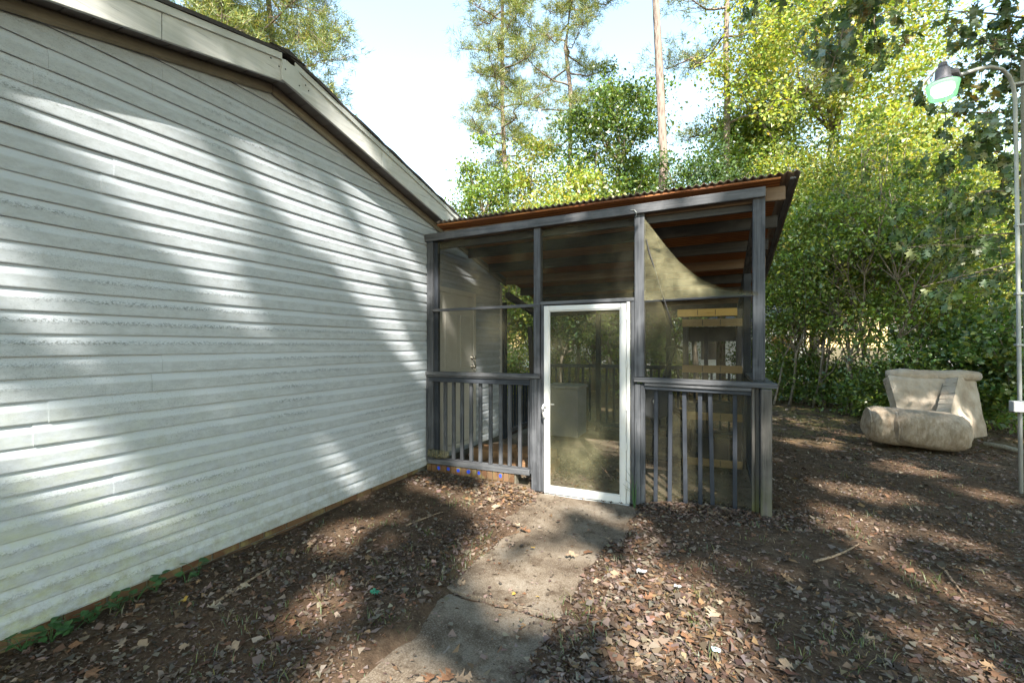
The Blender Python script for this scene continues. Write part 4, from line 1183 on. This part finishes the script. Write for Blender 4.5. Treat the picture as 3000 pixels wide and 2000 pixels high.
# ---- far woods: one mass behind everything
rs = np.random.RandomState(5)
n_cl = 620
pxs = rs.uniform(1380, 3500, n_cl); ds = rs.uniform(25, 38, n_cl)
hmax = np.interp(pxs, [1380, 1500, 1800, 2100, 2500, 3500], [4.5, 6.5, 7.5, 8.5, 10, 10])
cc = np.array([at(a, b) for a, b in zip(pxs, ds)]); cc[:, 2] = rs.uniform(.3, 1, n_cl) ** .8 * hmax
keep = ~((np.abs(pxs - 1730) < 130) & (cc[:, 2] < 2.7) | (np.abs(pxs - 2110) < 160) & (cc[:, 2] < 2.8) & (ds < 27) | (np.abs(pxs - 2925) < 140) & (cc[:, 2] < 3.5) & (ds < 30))
cc = cc[keep]; n_cl = len(cc); per = 150; n = n_cl * per
ci = np.repeat(np.arange(n_cl), per)
pos = cc[ci] + rs.normal(size=(n, 3)) * np.array([.9, .9, .6])
pos[:, 2] = np.maximum(pos[:, 2], .1)
o = link('far_woods', np_mesh('far_woods', leaf_quads(pos, .24, .6, rs), 4, M['leaf'], tints(n, GREEN + YELLOW, rs) * np.repeat(rs.uniform(.75, 1.25, (n_cl, 1))[ci], 4, 0)))
tag(o, 'mass of green woodland foliage closing the view behind the yard', 'woods', kind='stuff')

# ---- oak with lobed leaves hanging into view beside the lamp
def oak_outline():
    half = [(0, 0), (.015, .13), (.12, .15), (.27, .09), (.14, .22), (.035, .27), (.035, .32), (.22, .42), (.47, .42), (.42, .50), (.18, .52), (.04, .46), (.05, .58), (.24, .74), (.44, .80), (.36, .86), (.20, .83), (.05, .70), (.08, .86), (.20, 1.02), (.07, .95), (0, 1.14)]
    pts = half + [(-a, b) for a, b in half[-2:0:-1]]
    return pts
OUT = np.array(oak_outline())
def oak_leaf_mesh(name, mat, L=.13, curl=.25, seed=0):
    rs = np.random.RandomState(seed)
    bm = bmesh.new()
    vs = [bm.verts.new((a * L, b * L, curl * L * (abs(a) * .5 + (b - .4) ** 2 * -.8 * rs.uniform(.5, 1.4)) + rs.uniform(-.01, .01) * L)) for a, b in OUT]
    f = bm.faces.new(vs)
    bmesh.ops.triangulate(bm, faces=[f])
    me = bpy.data.meshes.new(name); bm.to_mesh(me); bm.free(); me.materials.append(mat)
    return me
oak_me = [oak_leaf_mesh('leaf', M['oakleaf'], .135, .3, s) for s in range(4)]
OX, OY = 7.2, 6.6
oak = empty('oak_tree', (OX, OY, gz(OX, OY)), 'oak with deeply lobed leaves hanging over the yard lamp', 'tree')
rs = np.random.RandomState(77)
ok = MB()
ok.tube(wander((OX, OY, gz(OX, OY) - .15), (OX - .2, OY - .3, 13.0), 10, .08, rs), [.26, .23, .21, .2, .18, .16, .13, .1, .07, .03], 12)
ok.build('trunk', M['bark'], oak, smooth=True)
lim = MB(); LP = []
def bough(pts, d_leaf, spread, n):
    P = np.array(pts)
    lim.tube(P, [max(.004, .026 * (1 - .85 * i / (len(P) - 1))) for i in range(len(P))], 6, cap=False)
    for k in range(n):
        u = rs.uniform(.15, 1.0); s = np.array([np.interp(u * (len(P) - 1), range(len(P)), P[:, j]) for j in range(3)])
        e = s + rs.normal(size=3) * spread * np.array([1, 1, .7]) + np.array([0, 0, -.10])
        lim.tube([s, (s + e) / 2 + [0, 0, .02], e], [.005, .004, .002], 4, cap=False)
        for q_ in range(d_leaf):
            LP.append(s + (e - s) * rs.uniform(.35, 1.05) + rs.normal(size=3) * .05)
root = lambda z: (OX - .1, OY - .1, z)
A = lambda px, py, d: at(px, d, py)
bough([root(5.6), A(3300, -60, 6.4), A(3050, 60, 5.9), A(2900, 40, 5.7), A(2760, 30, 5.6)], 9, .36, 30)
bough([root(5.2), A(3250, 160, 6.2), A(3030, 190, 5.8), A(2930, 150, 5.7), A(2850, 110, 5.6)], 9, .36, 30)
bough([root(4.6), A(3250, 330, 6.3), A(3040, 330, 5.9), A(2900, 330, 5.8), A(2740, 330, 5.8)], 9, .36, 30)
bough([root(4.3), A(3250, 480, 6.6), A(3040, 470, 6.2), A(2900, 440, 6.0), A(2780, 420, 6.0)], 9, .38, 32)
bough([root(4.0), A(3250, 560, 6.8), A(3030, 560, 6.5), A(2880, 560, 6.3), A(2700, 640, 6.2)], 9, .38, 30)
bough([root(3.6), A(3250, 660, 7.0), A(3020, 680, 6.7), A(2860, 690, 6.5), A(2640, 730, 6.4)], 9, .38, 30)
bough([root(3.3), A(3200, 760, 7.2), A(3000, 760, 6.9), A(2850, 800, 6.7), A(2700, 840, 6.6)], 8, .36, 24)
bough([root(6.6), A(3200, -420, 6.4), A(2800, -250, 5.9), A(2560, -80, 5.6), A(2470, 90, 5.6), A(2430, 220, 5.6)], 9, .24, 40)
bough([root(6.8), A(3200, -460, 6.6), A(2800, -300, 6.2), A(2600, -60, 5.9), A(2560, 60, 5.8), A(2580, 170, 5.8)], 8, .20, 20)
bough([root(6.9), A(3100, -460, 6.6), A(2700, -260, 6.0), A(2350, -110, 5.7), A(2200, -40, 5.6)], 6, .20, 22)
lim.build('limb', M['bark'], oak, smooth=True)
LP = np.array(LP)
cx = LP[:, 0] * DWY + LP[:, 1] * DWX; cz = -LP[:, 0] * DWX + LP[:, 1] * DWY
ux = 1500 + 1333 * cx / cz; uy = 1013 - 1333 * (LP[:, 2] - CAM_H) / cz
inv = (ux > 2250) & (ux < 3000) & (uy > 0) & (uy < 1000)
order = np.argsort(np.where(inv, cz, 1e3))
ind = set(order[:300].tolist())
restv = []; restc = []; resti = []
for i, p in enumerate(LP):
    rot = Matrix.Rotation(rs.uniform(0, 6.28), 4, 'Z') @ Matrix.Rotation(rs.uniform(-1.0, .25) - .9, 4, 'X') @ Matrix.Rotation(rs.uniform(-.7, .7), 4, 'Y')
    s = rs.uniform(.75, 1.2)
    if i in ind:
        o = link('leaf', oak_me[i % 4], oak); o.location = p; o.rotation_euler = rot.to_euler(); o.scale = (s, s, s)
    else:
        me = oak_me[i % 4]
        co = np.array([v.co[:] for v in me.vertices]) * s
        co = co @ np.array(rot.to_3x3()).T + p
        b = len(restv) * len(OUT)
        resti += [[b + k for k in pl.vertices] for pl in me.polygons]
        restv.append(co)
        restc.append(np.tile(np.array([(.066, .13, .042), (.09, .165, .048), (.12, .19, .05), (.18, .21, .05)][rs.randint(4)]) * rs.uniform(.8, 1.2), (len(OUT), 1)))
oc = np.array([OX - .2, OY - .3, 9.0]) + rs.normal(size=(26000, 3)) * np.array([2.4, 2.6, 1.9])  # unseen upper leaves added to block sky light from the yard
ocx = oc[:, 0] * DWY + oc[:, 1] * DWX; ocz = -oc[:, 0] * DWX + oc[:, 1] * DWY
vis = (ocz > 0) & (np.abs(ocx / np.maximum(ocz, .01)) < 1.20) & ((oc[:, 2] - CAM_H) / np.maximum(ocz, .01) < .80)
oc = oc[~vis & (oc[:, 2] > 3.2)]
oc_o = link('added_crown', np_mesh('added_crown', leaf_quads(oc, .16, .6, rs), 4, M['leaf'], tints(len(oc), MIX, rs)), oak); oc_o['kind'] = 'stuff'
o = link('crown', np_mesh('crown', np.concatenate(restv), 3, M['leaf'], np.concatenate(restc), idx=np.array(resti)), oak); o['kind'] = 'stuff'

# ---- shade trees standing behind the tripod: unseen canopy shaped to dapple and darken the yard
rs = np.random.RandomState(91)
S = np.array(SUN)
sunny = []          # openings carved into the canopy: a place that the sun reaches, and how wide the opening is
def on_wall(px, py): 
    r = at(px, 1.0, py) - [0, 0, CAM_H]; t_ = (WX + .02) / r[0]; return r * t_ + [0, 0, CAM_H]
def on_front(px, py):
    r = at(px, 1.0, py) - [0, 0, CAM_H]; t_ = (Y0 - .03) / r[1]; return r * t_ + [0, 0, CAM_H]
def on_gnd(px, py, z=.04):
    r = at(px, 1.0, py) - [0, 0, CAM_H]; t_ = (z - CAM_H) / r[2]; return r * t_ + [0, 0, CAM_H]
for px, py, r in ((120, 300, .10), (230, 330, .10), (430, 430, .10), (540, 500, .12), (640, 545, .12), (760, 520, .10), (850, 610, .13), (930, 660, .15), (990, 720, .12), (470, 640, .12), (560, 730, .12), (640, 820, .13), (690, 880, .08),
                  (40, 1220, .14), (90, 1290, .16), (190, 1360, .12), (330, 1390, .15), (380, 1450, .13), (250, 1480, .10), (1180, 770, .10), (1220, 800, .12), (1190, 900, .06), (600, 1150, .06), (1190, 1270, .08), (1230, 1310, .08), (520, 1520, .07), (600, 130, .18), (560, 190, .08), (220, 30, .1), (860, 230, .08)):
    sunny.append((on_wall(px, py), r * .72))
for px, py, r in ((1265, 830, .10), (1400, 1110, .07), (1545, 1430, .16), (1500, 1390, .12), (1440, 1370, .10), (1580, 1200, .10), (1585, 1330, .12), (1620, 1430, .10), (1700, 1450, .10), (1600, 1050, .08), (1780, 900, .08), (1835, 1000, .10), (1835, 1200, .12), (1835, 1400, .10),
                  (1870, 720, .08), (1930, 760, .22), (1980, 820, .20), (1900, 860, .14), (1910, 720, .14), (1940, 880, .10), (2040, 835, .06), (1700, 640, .07), (1900, 610, .10), (2050, 590, .10), (1560, 1300, .08), (1480, 1330, .08), (1870, 1150, .06), (1350, 1330, .06),
                  (1420, 830, .10), (1450, 960, .10), (1390, 760, .06), (1700, 1330, .12), (2230, 900, .05)):
    sunny.append((on_front(px, py), r * 1.35))
for px, py, r in ((1480, 1470, .14), (1560, 1470, .16), (1430, 1500, .10), (1520, 1530, .10), (1610, 1510, .08), (1430, 1640, .10), (1530, 1660, .10), (1590, 1690, .10), (1680, 1670, .10), (1740, 1640, .08), (1480, 1720, .06), (1530, 1740, .08), (1650, 1750, .06),
                  (1900, 1590, .05), (1760, 1490, .05), (1980, 1720, .10), (2040, 1760, .10), (1900, 1780, .09), (1920, 1860, .09), (2060, 1860, .10), (2060, 1920, .10), (1890, 1950, .06), (1820, 1700, .05), (2090, 1640, .05), (2280, 1660, .04),
                  (2620, 1700, .08), (2690, 1745, .10), (2760, 1760, .09), (2840, 1780, .06), (2560, 1640, .05), (2640, 1560, .06), (2500, 1530, .08), (2420, 1510, .06), (2780, 1590, .06), (2900, 1830, .05), (2860, 1700, .05),
                  (2330, 1300, .12), (2400, 1310, .12), (2480, 1300, .12), (2550, 1290, .10), (2350, 1250, .20), (2450, 1240, .2), (2600, 1380, .08), (2700, 1390, .07), (2420, 1430, .05), (1230, 1420, .06), (1160, 1520, .05), (1130, 1600, .04), (2300, 1200, .3), (2420, 1180, .25)):
    sunny.append((on_gnd(px, py), r * 1.9))
for px, py, r in ((2820, 1180, .16), (2850, 1230, .14), (2760, 1240, .12), (2720, 1245, .12), (2640, 1100, .14), (2780, 1100, .14), (2800, 1280, .10)):
    sunny.append((at(px, 6.7, py), r))
# pencils of light onto the porch floor and the yard behind it are wider
HP = np.array([p for p, r in sunny]); HR = np.array([r for p, r in sunny])
shade_spec = [((8.5, -11.5), 'leafy shade tree'), ((3.2, -14.5), 'leafy shade tree'), ((13.5, -5), 'leafy shade tree')]
N = 60000
qq = np.stack([rs.uniform(-3.9, 8.5, N), rs.uniform(-2.2, 9.0, N), rs.uniform(0, 3.4, N)], 1)
hh = rs.uniform(13, 22, N)
cp_ = qq + S * ((hh - qq[:, 2]) / S[2])[:, None]
# clump the leaves a little
cl = np.floor((cp_ - (cp_ @ S)[:, None] * S) / .42); key = np.abs(np.sin(cl @ np.array([12.9898, 78.233, 37.719])) * 43758.5453) % 1
keep = key > .16
for k in range(len(HP)):
    d = cp_ - HP[k]
    perp = np.linalg.norm(d - (d @ S)[:, None] * S, axis=1)
    keep &= rs.rand(len(perp)) < sst(HR[k] * .55, HR[k] * 2.3 + .05, perp)
cp_ = cp_[keep]
N2 = 90000
ex = np.stack([rs.uniform(-3, 17, N2), rs.uniform(-20, 7.0, N2), rs.uniform(0, 1, N2)], 1)  # wider unseen canopy layer added to cut the sky light on the yard
ex[:, 2] = np.where(ex[:, 1] < 0, 10.5 + 6.5 * ex[:, 2], 9.0 + 3.0 * ex[:, 2])
ek = np.floor((ex - (ex @ S)[:, None] * S) / .42); k2 = (np.abs(np.sin(ek @ np.array([12.9898, 78.233, 37.719])) * 43758.5453) % 1) > .18
k2 &= (ex[:, 2] - CAM_H) > .95 * (-ex[:, 0] * DWX + ex[:, 1] * DWY)
for k in range(len(HP)):
    d = ex - HP[k]; k2 &= rs.rand(len(ex)) < sst(HR[k] * .55, HR[k] * 2.3 + .05, np.linalg.norm(d - (d @ S)[:, None] * S, axis=1))
cp_ = np.concatenate([cp_, ex[k2]])
tb = (cp_[:, 1] - 10.0) / S[1]
tz_ = cp_[:, 2] - S[2] * tb; txx = cp_[:, 0] - S[0] * tb
keep = ~((tz_ > .8) & (tz_ < 9) & (txx > .3) & (txx < 9) & (rs.rand(len(cp_)) < .88))
# leaves on sun rays to the thicket are thinned out to keep it lit
cp_ = cp_[keep]
tx_ = np.array([s[0] for s in shade_spec])
own = np.argmin(((cp_[:, None, :2] - tx_[None]) ** 2).sum(-1), 1)
labs = ['broad shade tree behind the viewpoint, its canopy dappling the siding and path', 'broad shade tree standing in line with the house wall behind the viewpoint', 'broad shade tree right of the yard, shading the open dirt']
for i, (b, _) in enumerate(shade_spec):
    c = cp_[own == i]; z = gz(*b)
    t = empty('shade_tree', (b[0], b[1], z), labs[i], 'tree')
    tk = MB()
    tk.tube(wander((b[0], b[1], z - .2), (b[0] + .2, b[1] + .1, 16.5), 8, .08, rs), [.30, .26, .24, .22, .2, .17, .13, .08], 12)
    for k in range(16):
        e = c[rs.randint(len(c))]; s_ = np.array([b[0] + .1, b[1], rs.uniform(8.5, 15)])
        tk.tube(wander(s_, e, 7, .2, rs), [.075, .065, .055, .045, .035, .025, .012], 6, cap=False)
    tk.build('trunk', M['bark'], t, smooth=True)
    o = link('crown', np_mesh('crown', leaf_quads(c, .24, .70, rs), 4, M['leaf'], tints(len(c), MIX, rs)), t); o['kind'] = 'stuff'

# ---------------------------------------------------------------- leaf litter, grass, fallen leaves, weeds
rs = np.random.RandomState(15)
def field(n, dmin, dmax, pw=1.6, x0=-150, x1=3150):
    d = dmin + (dmax - dmin) * rs.rand(n) ** pw
    px = rs.uniform(x0, x1, n)
    X = (px - 1500) / 1333
    x = (DWY * X - DWX) * d; y = (DWX * X + DWY) * d
    ok_ = (x > WX + .03) & ~((y > Y0 + .02) & (y < 8.3) & (x < .40))
    return x[ok_], y[ok_]
def on_slab(x, y, mrg=0):
    m_ = np.zeros(len(x), bool)
    for (a, b, c, d) in SLABS: m_ |= (x > a + mrg) & (x < b - mrg) & (y > c + mrg) & (y < d - mrg)
    return m_
BROWN = [(.092, .062, .045), (.13, .092, .069), (.17, .128, .10), (.066, .046, .035), (.205, .16, .128), (.15, .082, .048), (.12, .095, .08)]
PALE = [(.19, .148, .112), (.165, .125, .092), (.21, .135, .075), (.15, .085, .045)]
vs, cs_ = [], []
for n, dmin, dmax, L, pal, pw in ((60000, 1.6, 6.5, .021, BROWN, 1.2), (46000, 1.6, 10, .036, BROWN, 1.3), (7000, 1.7, 9, .050, BROWN + BROWN + PALE, 1.2), (50000, 1.6, 7, .010, PALE + BROWN, 1.2), (18000, 6, 15, .060, BROWN, 1.0)):
    x, y = field(n, dmin, dmax, pw)
    dens = .5 + .5 * np.sin(x * 2.1 + 1.3 * np.sin(y * 1.7)) * np.sin(y * 2.4 + 1.1 * np.sin(x * 1.9))
    k = rs.rand(len(x)) < .40 + .60 * dens
    k &= ~(on_slab(x, y, .02) & (rs.rand(len(x)) > (.13 if L > .02 else .22)))
    # the trodden strip right of the path is barer
    bare = np.exp(-((x - .55 - .05 * y) / .5) ** 2) * (y < 4.3)
    k &= rs.rand(len(x)) > bare * .6
    x, y = x[k], y[k]
    z = ground_z(x, y); z = np.where(on_slab(x, y, .0), np.maximum(z, .004), z)
    c = np.stack([x, y, z + L * rs.uniform(.05, .28, len(x)) + .003], 1)
    v = litter_quads(c, L, rs.choice([.45, .7, .9]), rs)
    vs.append(v); cs_.append(tints(len(c), pal, rs))
# drifts of pale leaves against the brick kerb, and a brown drift under the right bay
for n, (cx_, cy_), (sx_, sy_), L, pal, zz in ((2600, (-1.95, 4.45), (.42, .16), .055, PALE + BROWN[:3], .05), (1500, (-2.8, 4.48), (.4, .12), .05, BROWN + PALE, .03), (5200, (-.15, 4.66), (.42, .12), .04, BROWN, .07), (1600, (-2.2, 5.3), (.6, .35), .05, BROWN, .05), (2500, (-1, 6.2), (1.2, .9), .035, BROWN, .0), (900, (-.35, 2.6), (.30, .45), .055, BROWN + PALE, .03), (500, (.2, 2.2), (.4, .3), .055, BROWN, .03), (420, (-.55, 3.5), (.16, .4), .05, BROWN, .02), (420, (-1.85, 3.0), (.15, .6), .045, BROWN, .02), (600, (-2.6, 2.2), (.5, .4), .05, BROWN, .02), (500, (1.3, 3.2), (.6, .4), .05, BROWN, .02)):
    x = rs.normal(cx_, sx_, n); y = rs.normal(cy_, sy_, n)
    k = (x > WX + .04) & ~((np.abs(x + 1.27) < .46) & (y > 4.3) & (y < 4.85)) & (x < .9); x, y = x[k], y[k]
    f = np.exp(-((x - cx_) / sx_ / 1.3) ** 2 - ((y - cy_) / sy_ / 1.3) ** 2)
    z = np.where((y > 4.83) & (x < .36), .048, ground_z(x, y)) + zz * f * rs.rand(len(x)) + .006
    c = np.stack([x, y, z], 1)
    vs.append(litter_quads(c, L, .75, rs)); cs_.append(tints(len(c), pal, rs))
o = link('leaf_litter', np_mesh('leaf_litter', np.concatenate(vs), 4, M['litter'], np.concatenate(cs_)))
tag(o, 'layer of dry brown leaf litter covering the dirt yard', 'leaf litter', kind='stuff')
# lobed litter leaves, still too many to count
lit_me = [oak_leaf_mesh('fallen_leaf', M['litter'], 1.0, .5, s) for s in range(3)]
x, y = field(950, 1.6, 8.5, 1.0)
k = ~(on_slab(x, y, .02) & (rs.rand(len(x)) > .12)); x, y = x[k], y[k]
lv, lc, li = [], [], []
for i in range(len(x)):
    me = lit_me[i % 3]; s = rs.uniform(.035, .075)
    rot = Matrix.Rotation(rs.uniform(0, 6.28), 3, 'Z') @ Matrix.Rotation(rs.uniform(-.4, .4), 3, 'X') @ Matrix.Rotation(rs.uniform(-.4, .4), 3, 'Y')
    co = np.array([v.co[:] for v in me.vertices]) * s @ np.array(rot).T + [x[i], y[i], max(gz(x[i], y[i]), .0 if on_slab(x[i:i+1], y[i:i+1])[0] else -9) + .022]
    b = i * len(OUT); li += [[b + q_ for q_ in pl.vertices] for pl in me.polygons]; lv.append(co)
    lc.append(np.tile(np.array((BROWN + PALE)[rs.randint(len(BROWN + PALE))]) * rs.uniform(.8, 1.25), (len(OUT), 1)))
o = link('oak_leaf_litter', np_mesh('oak_leaf_litter', np.concatenate(lv), 3, M['litter'], np.concatenate(lc), idx=np.array(li)))
tag(o, 'scatter of small lobed brown leaves over the dirt', 'leaf litter', kind='stuff')

# the large fallen leaves one can pick out
dead = {}
DL = {'tan': [(.23, .165, .112), 'curled tan oak leaf lying on the dirt'], 'brown': [(.17, .088, .048), 'flat reddish brown oak leaf lying on the dirt'], 'pale': [(.30, .24, .17), 'large pale oak leaf lying sunlit on the litter'], 'yellow': [(.36, .23, .045), 'yellow fallen leaf lying on the ground']}
for kx, (c, lab) in DL.items():
    mt = m_plain('fallen_leaf_' + kx, c, .75, .25, 40, bump=.2)
    dead[kx] = [oak_leaf_mesh('fallen_leaf', mt, 1.0, .55, 40 + s) for s in range(3)]
BL = [(1740, 1610, 'brown', .16), (1690, 1625, 'tan', .13), (1820, 1690, 'tan', .13), (1880, 1760, 'brown', .11), (2075, 1825, 'pale', .15), (2110, 1790, 'pale', .10), (2400, 1950, 'brown', .12), (2290, 1845, 'tan', .10), (2020, 1880, 'brown', .13), (1520, 1540, 'brown', .17), (1500, 1530, 'pale', .15),
      (1470, 1480, 'pale', .18), (1530, 1460, 'pale', .15), (1440, 1470, 'tan', .13), (1150, 1625, 'tan', .13), (1060, 1625, 'tan', .10), (545, 1775, 'yellow', .10), (600, 1790, 'pale', .14), (740, 1730, 'pale', .13), (440, 1900, 'tan', .14), (350, 1820, 'tan', .14), (290, 1960, 'brown', .13), (700, 1920, 'tan', .12), (250, 1890, 'brown', .12),
      (1910, 1440, 'brown', .16), (1770, 1565, 'tan', .12), (1560, 1595, 'yellow', .06), (1570, 1740, 'yellow', .05), (1500, 1735, 'yellow', .05), (1210, 1640, 'brown', .09), (1280, 1985, 'brown', .15), (1330, 1970, 'tan', .14), (1245, 1990, 'brown', .12), (1950, 1930, 'brown', .14), (1880, 1980, 'tan', .13), (2600, 1760, 'pale', .09), (2660, 1770, 'tan', .09), (1400, 1545, 'tan', .09), (2330, 1990, 'tan', .12), (2520, 1890, 'tan', .10), (1800, 1900, 'tan', .10), (1340, 1690, 'tan', .10), (920, 1600, 'tan', .09), (1010, 1700, 'brown', .1), (860, 1850, 'brown', .12), (560, 1900, 'tan', .1)]
for i, (px, py, kx, s) in enumerate(BL):
    p = on_gnd(px, py)
    z = gz(p[0], p[1])
    if on_slab(p[:1], p[1:2])[0]: z = max(z, .004)
    o = link('fallen_leaf', dead[kx][i % 3]); o.location = (p[0], p[1], z + .022); o.scale = (s * .62, s * .62, s * .62)
    o.rotation_euler = (random.uniform(-.3, .3), random.uniform(-.3, .3), random.uniform(0, 6.28))
    tag(o, DL[kx][1], 'leaf', kx + ' fallen leaves on the ground')

# grass
def blades(x, y, h, rs, n_per):
    x = np.repeat(x, n_per) + rs.normal(size=len(x) * n_per) * .035; y = np.repeat(y, n_per) + rs.normal(size=len(y) * n_per) * .035
    n = len(x); z = ground_z(x, y) - .005
    h = np.repeat(h, n_per) * rs.uniform(.5, 1.2, n)
    an = rs.uniform(0, 6.28, n); ln = rs.uniform(.2, 1.0, n)
    d = np.stack([np.cos(an) * ln, np.sin(an) * ln, np.ones(n)], 1)
    w = np.stack([-np.sin(an), np.cos(an), np.zeros(n)], 1) * .0024
    b = np.stack([x, y, z], 1)
    m_ = b + d * h[:, None] * .55; t = b + d * h[:, None] * np.array([1.15, 1.15, .80])
    return np.stack([b - w, b + w, m_ + w * .8, m_ - w * .8], 1), np.stack([m_ - w * .8, m_ + w * .8, t + w * .1, t - w * .1], 1)
gp_ = []
for px, py, sx_, n_ in ((1430, 1590, .10, 12), (1400, 1630, .12, 12), (1340, 1650, .10, 10), (1330, 1470, .10, 8), (1290, 1460, .1, 5), (1120, 1560, .25, 8), (1820, 1640, .08, 6), (1720, 1760, .08, 6), (1200, 1700, .3, 12), (1000, 1650, .35, 12), (2050, 1770, .08, 9), (2080, 1900, .10, 9), (2040, 1840, .06, 6), (2180, 1700, .2, 6), (2390, 1920, .15, 10), (2450, 1930, .18, 12), (2680, 1720, .12, 8), (2680, 1690, .1, 6), (2520, 1550, .2, 8), (2870, 1890, .2, 8), (900, 1850, .3, 14), (640, 1930, .25, 10), (1850, 1440, .05, 8), (1870, 1470, .05, 6), (2400, 1250, .8, 30), (2320, 1260, .5, 26), (2600, 1400, .8, 16), (2900, 1500, .5, 10), (2300, 1560, .3, 8), (1180, 1850, .2, 8), (1720, 1880, .08, 5)):
    p = on_gnd(px, py)
    for k in range(n_): gp_.append((p[0] + rs.normal() * sx_, p[1] + rs.normal() * sx_, rs.uniform(.03, .075)))
x, y = field(320, 1.6, 13, 1.0)
for a, b in zip(x, y): gp_.append((a, b, rs.uniform(.02, .06)))
gp_ = np.array(gp_)
gp_ = gp_[(gp_[:, 0] > WX + .04) & ~on_slab(gp_[:, 0], gp_[:, 1], .05) & ~((gp_[:, 1] > Y0) & (gp_[:, 1] < 8.3) & (gp_[:, 0] < .42))]
q1, q2 = blades(gp_[:, 0], gp_[:, 1], gp_[:, 2], rs, 8)
GC = [(.07, .105, .028), (.095, .125, .034), (.14, .135, .045), (.055, .085, .025), (.18, .15, .075)]
tc = tints(len(q1), GC, rs)
o = link('grass', np_mesh('grass', np.concatenate([q1.reshape(-1, 3), q2.reshape(-1, 3)]), 4, M['grass'], np.concatenate([tc, tc])))
tag(o, 'sparse tufts of short grass growing through the litter', 'grass', kind='stuff')

# low weeds against the brick foundation
wl = NT('weed_leaf'); wl = m_plain('weed_leaf', (.035, .085, .028), .55, .3, 20, bump=.1)
def heart(L):
    m = MB(); o = [(0, 0), (.28, -.08), (.46, .12), (.42, .42), (.22, .74), (0, 1.0), (-.22, .74), (-.42, .42), (-.46, .12), (-.28, -.08)]
    m.add([(a * L, b * L, .12 * L * abs(a) - .15 * L * b * b) for a, b in o], [tuple(range(10))]); return m.mesh('leaf', wl)
hl = heart(.042)
for i, (px, py, n_) in enumerate([(70, 1905, 9), (150, 1880, 8), (210, 1850, 8), (255, 1815, 9), (320, 1775, 7), (375, 1755, 6), (450, 1735, 7), (580, 1690, 7), (545, 1715, 5), (180, 1840, 6), (1850, 1455, 5)]):
    p = on_gnd(px, py); p[0] = max(p[0], WX + .05); z = gz(p[0], p[1])
    w_ = empty('weed', (p[0], p[1], z), 'small green leafy weed at the foot of the house siding' if px < 1000 else 'small green weed beside the storm door hinge jamb', 'weed', 'weeds along the house foundation' if px < 1000 else None)
    sm = MB()
    for k in range(n_):
        e = (p[0] + rs.normal() * .04 + .02, p[1] + rs.normal() * .06, z + rs.uniform(.03, .11))
        sm.tube([(p[0], p[1], z - .01), ((p[0] + e[0]) / 2, (p[1] + e[1]) / 2, (z + e[2]) / 2 + .02), e], [.0022, .0018, .0012], 4)
        o = link('leaf', hl, w_); o.location = e; o.rotation_euler = (rs.uniform(-.5, .4), rs.uniform(-.4, .4), rs.uniform(0, 6.28)); s = rs.uniform(.7, 1.3); o.scale = (s, s, s)
    sm.build('stem', wl, w_)
# tall weed at the hinge side of the door
p = on_front(1862, 1440); z = gz(p[0], p[1] - .06)
w_ = empty('tall_weed', (p[0], p[1] - .06, z), 'tall thin grassy weed growing up the jamb right of the storm door', 'weed')
for k in range(9):
    an = rs.uniform(0, 6.28); ln = rs.uniform(.05, .16); hh_ = rs.uniform(.18, .48)
    MB().tube([(p[0], p[1] - .06, z - .01), (p[0] + math.cos(an) * ln * .3, p[1] - .06 - abs(math.sin(an)) * ln * .3, z + hh_ * .7), (p[0] + math.cos(an) * ln, p[1] - .06 - abs(math.sin(an)) * ln, z + hh_ * .92)], [.003, .0025, .001], 4).build('stem', wl, w_)

# litter scraps
def scrap(name, px, py, L, mat, label, cat, seed):
    r2 = np.random.RandomState(seed); p = on_gnd(px, py); z = gz(p[0], p[1]); n = 5
    m = MB()
    for i in range(n + 1):
        for j in range(n + 1):
            m.v.append((p[0] + (i / n - .5) * L + r2.normal() * L * .05, p[1] + (j / n - .5) * L * .7 + r2.normal() * L * .05, z + .03 + r2.rand() * L * .28))
    for i in range(n):
        for j in range(n):
            a = i * (n + 1) + j
            if r2.rand() < .9: m.f.append((a, a + n + 1, a + n + 2, a + 1))
    tag(m.build(name, M[mat], None), label, cat)
scrap('paper_scrap', 1880, 1690, .06, 'paper', 'crumpled white paper scrap on the litter right of the path', 'paper scrap', 1)
scrap('paper_scrap', 1985, 1735, .045, 'paper', 'torn white paper strip among the sunlit leaves', 'paper scrap', 2)
scrap('wrapper', 2098, 1932, .04, 'bluescrap', 'pale blue wrapper scrap in the sunlit leaves', 'wrapper', 3)
scrap('green_scrap', 1098, 1756, .06, 'teal', 'dark teal green scrap left of the concrete path', 'scrap', 4)
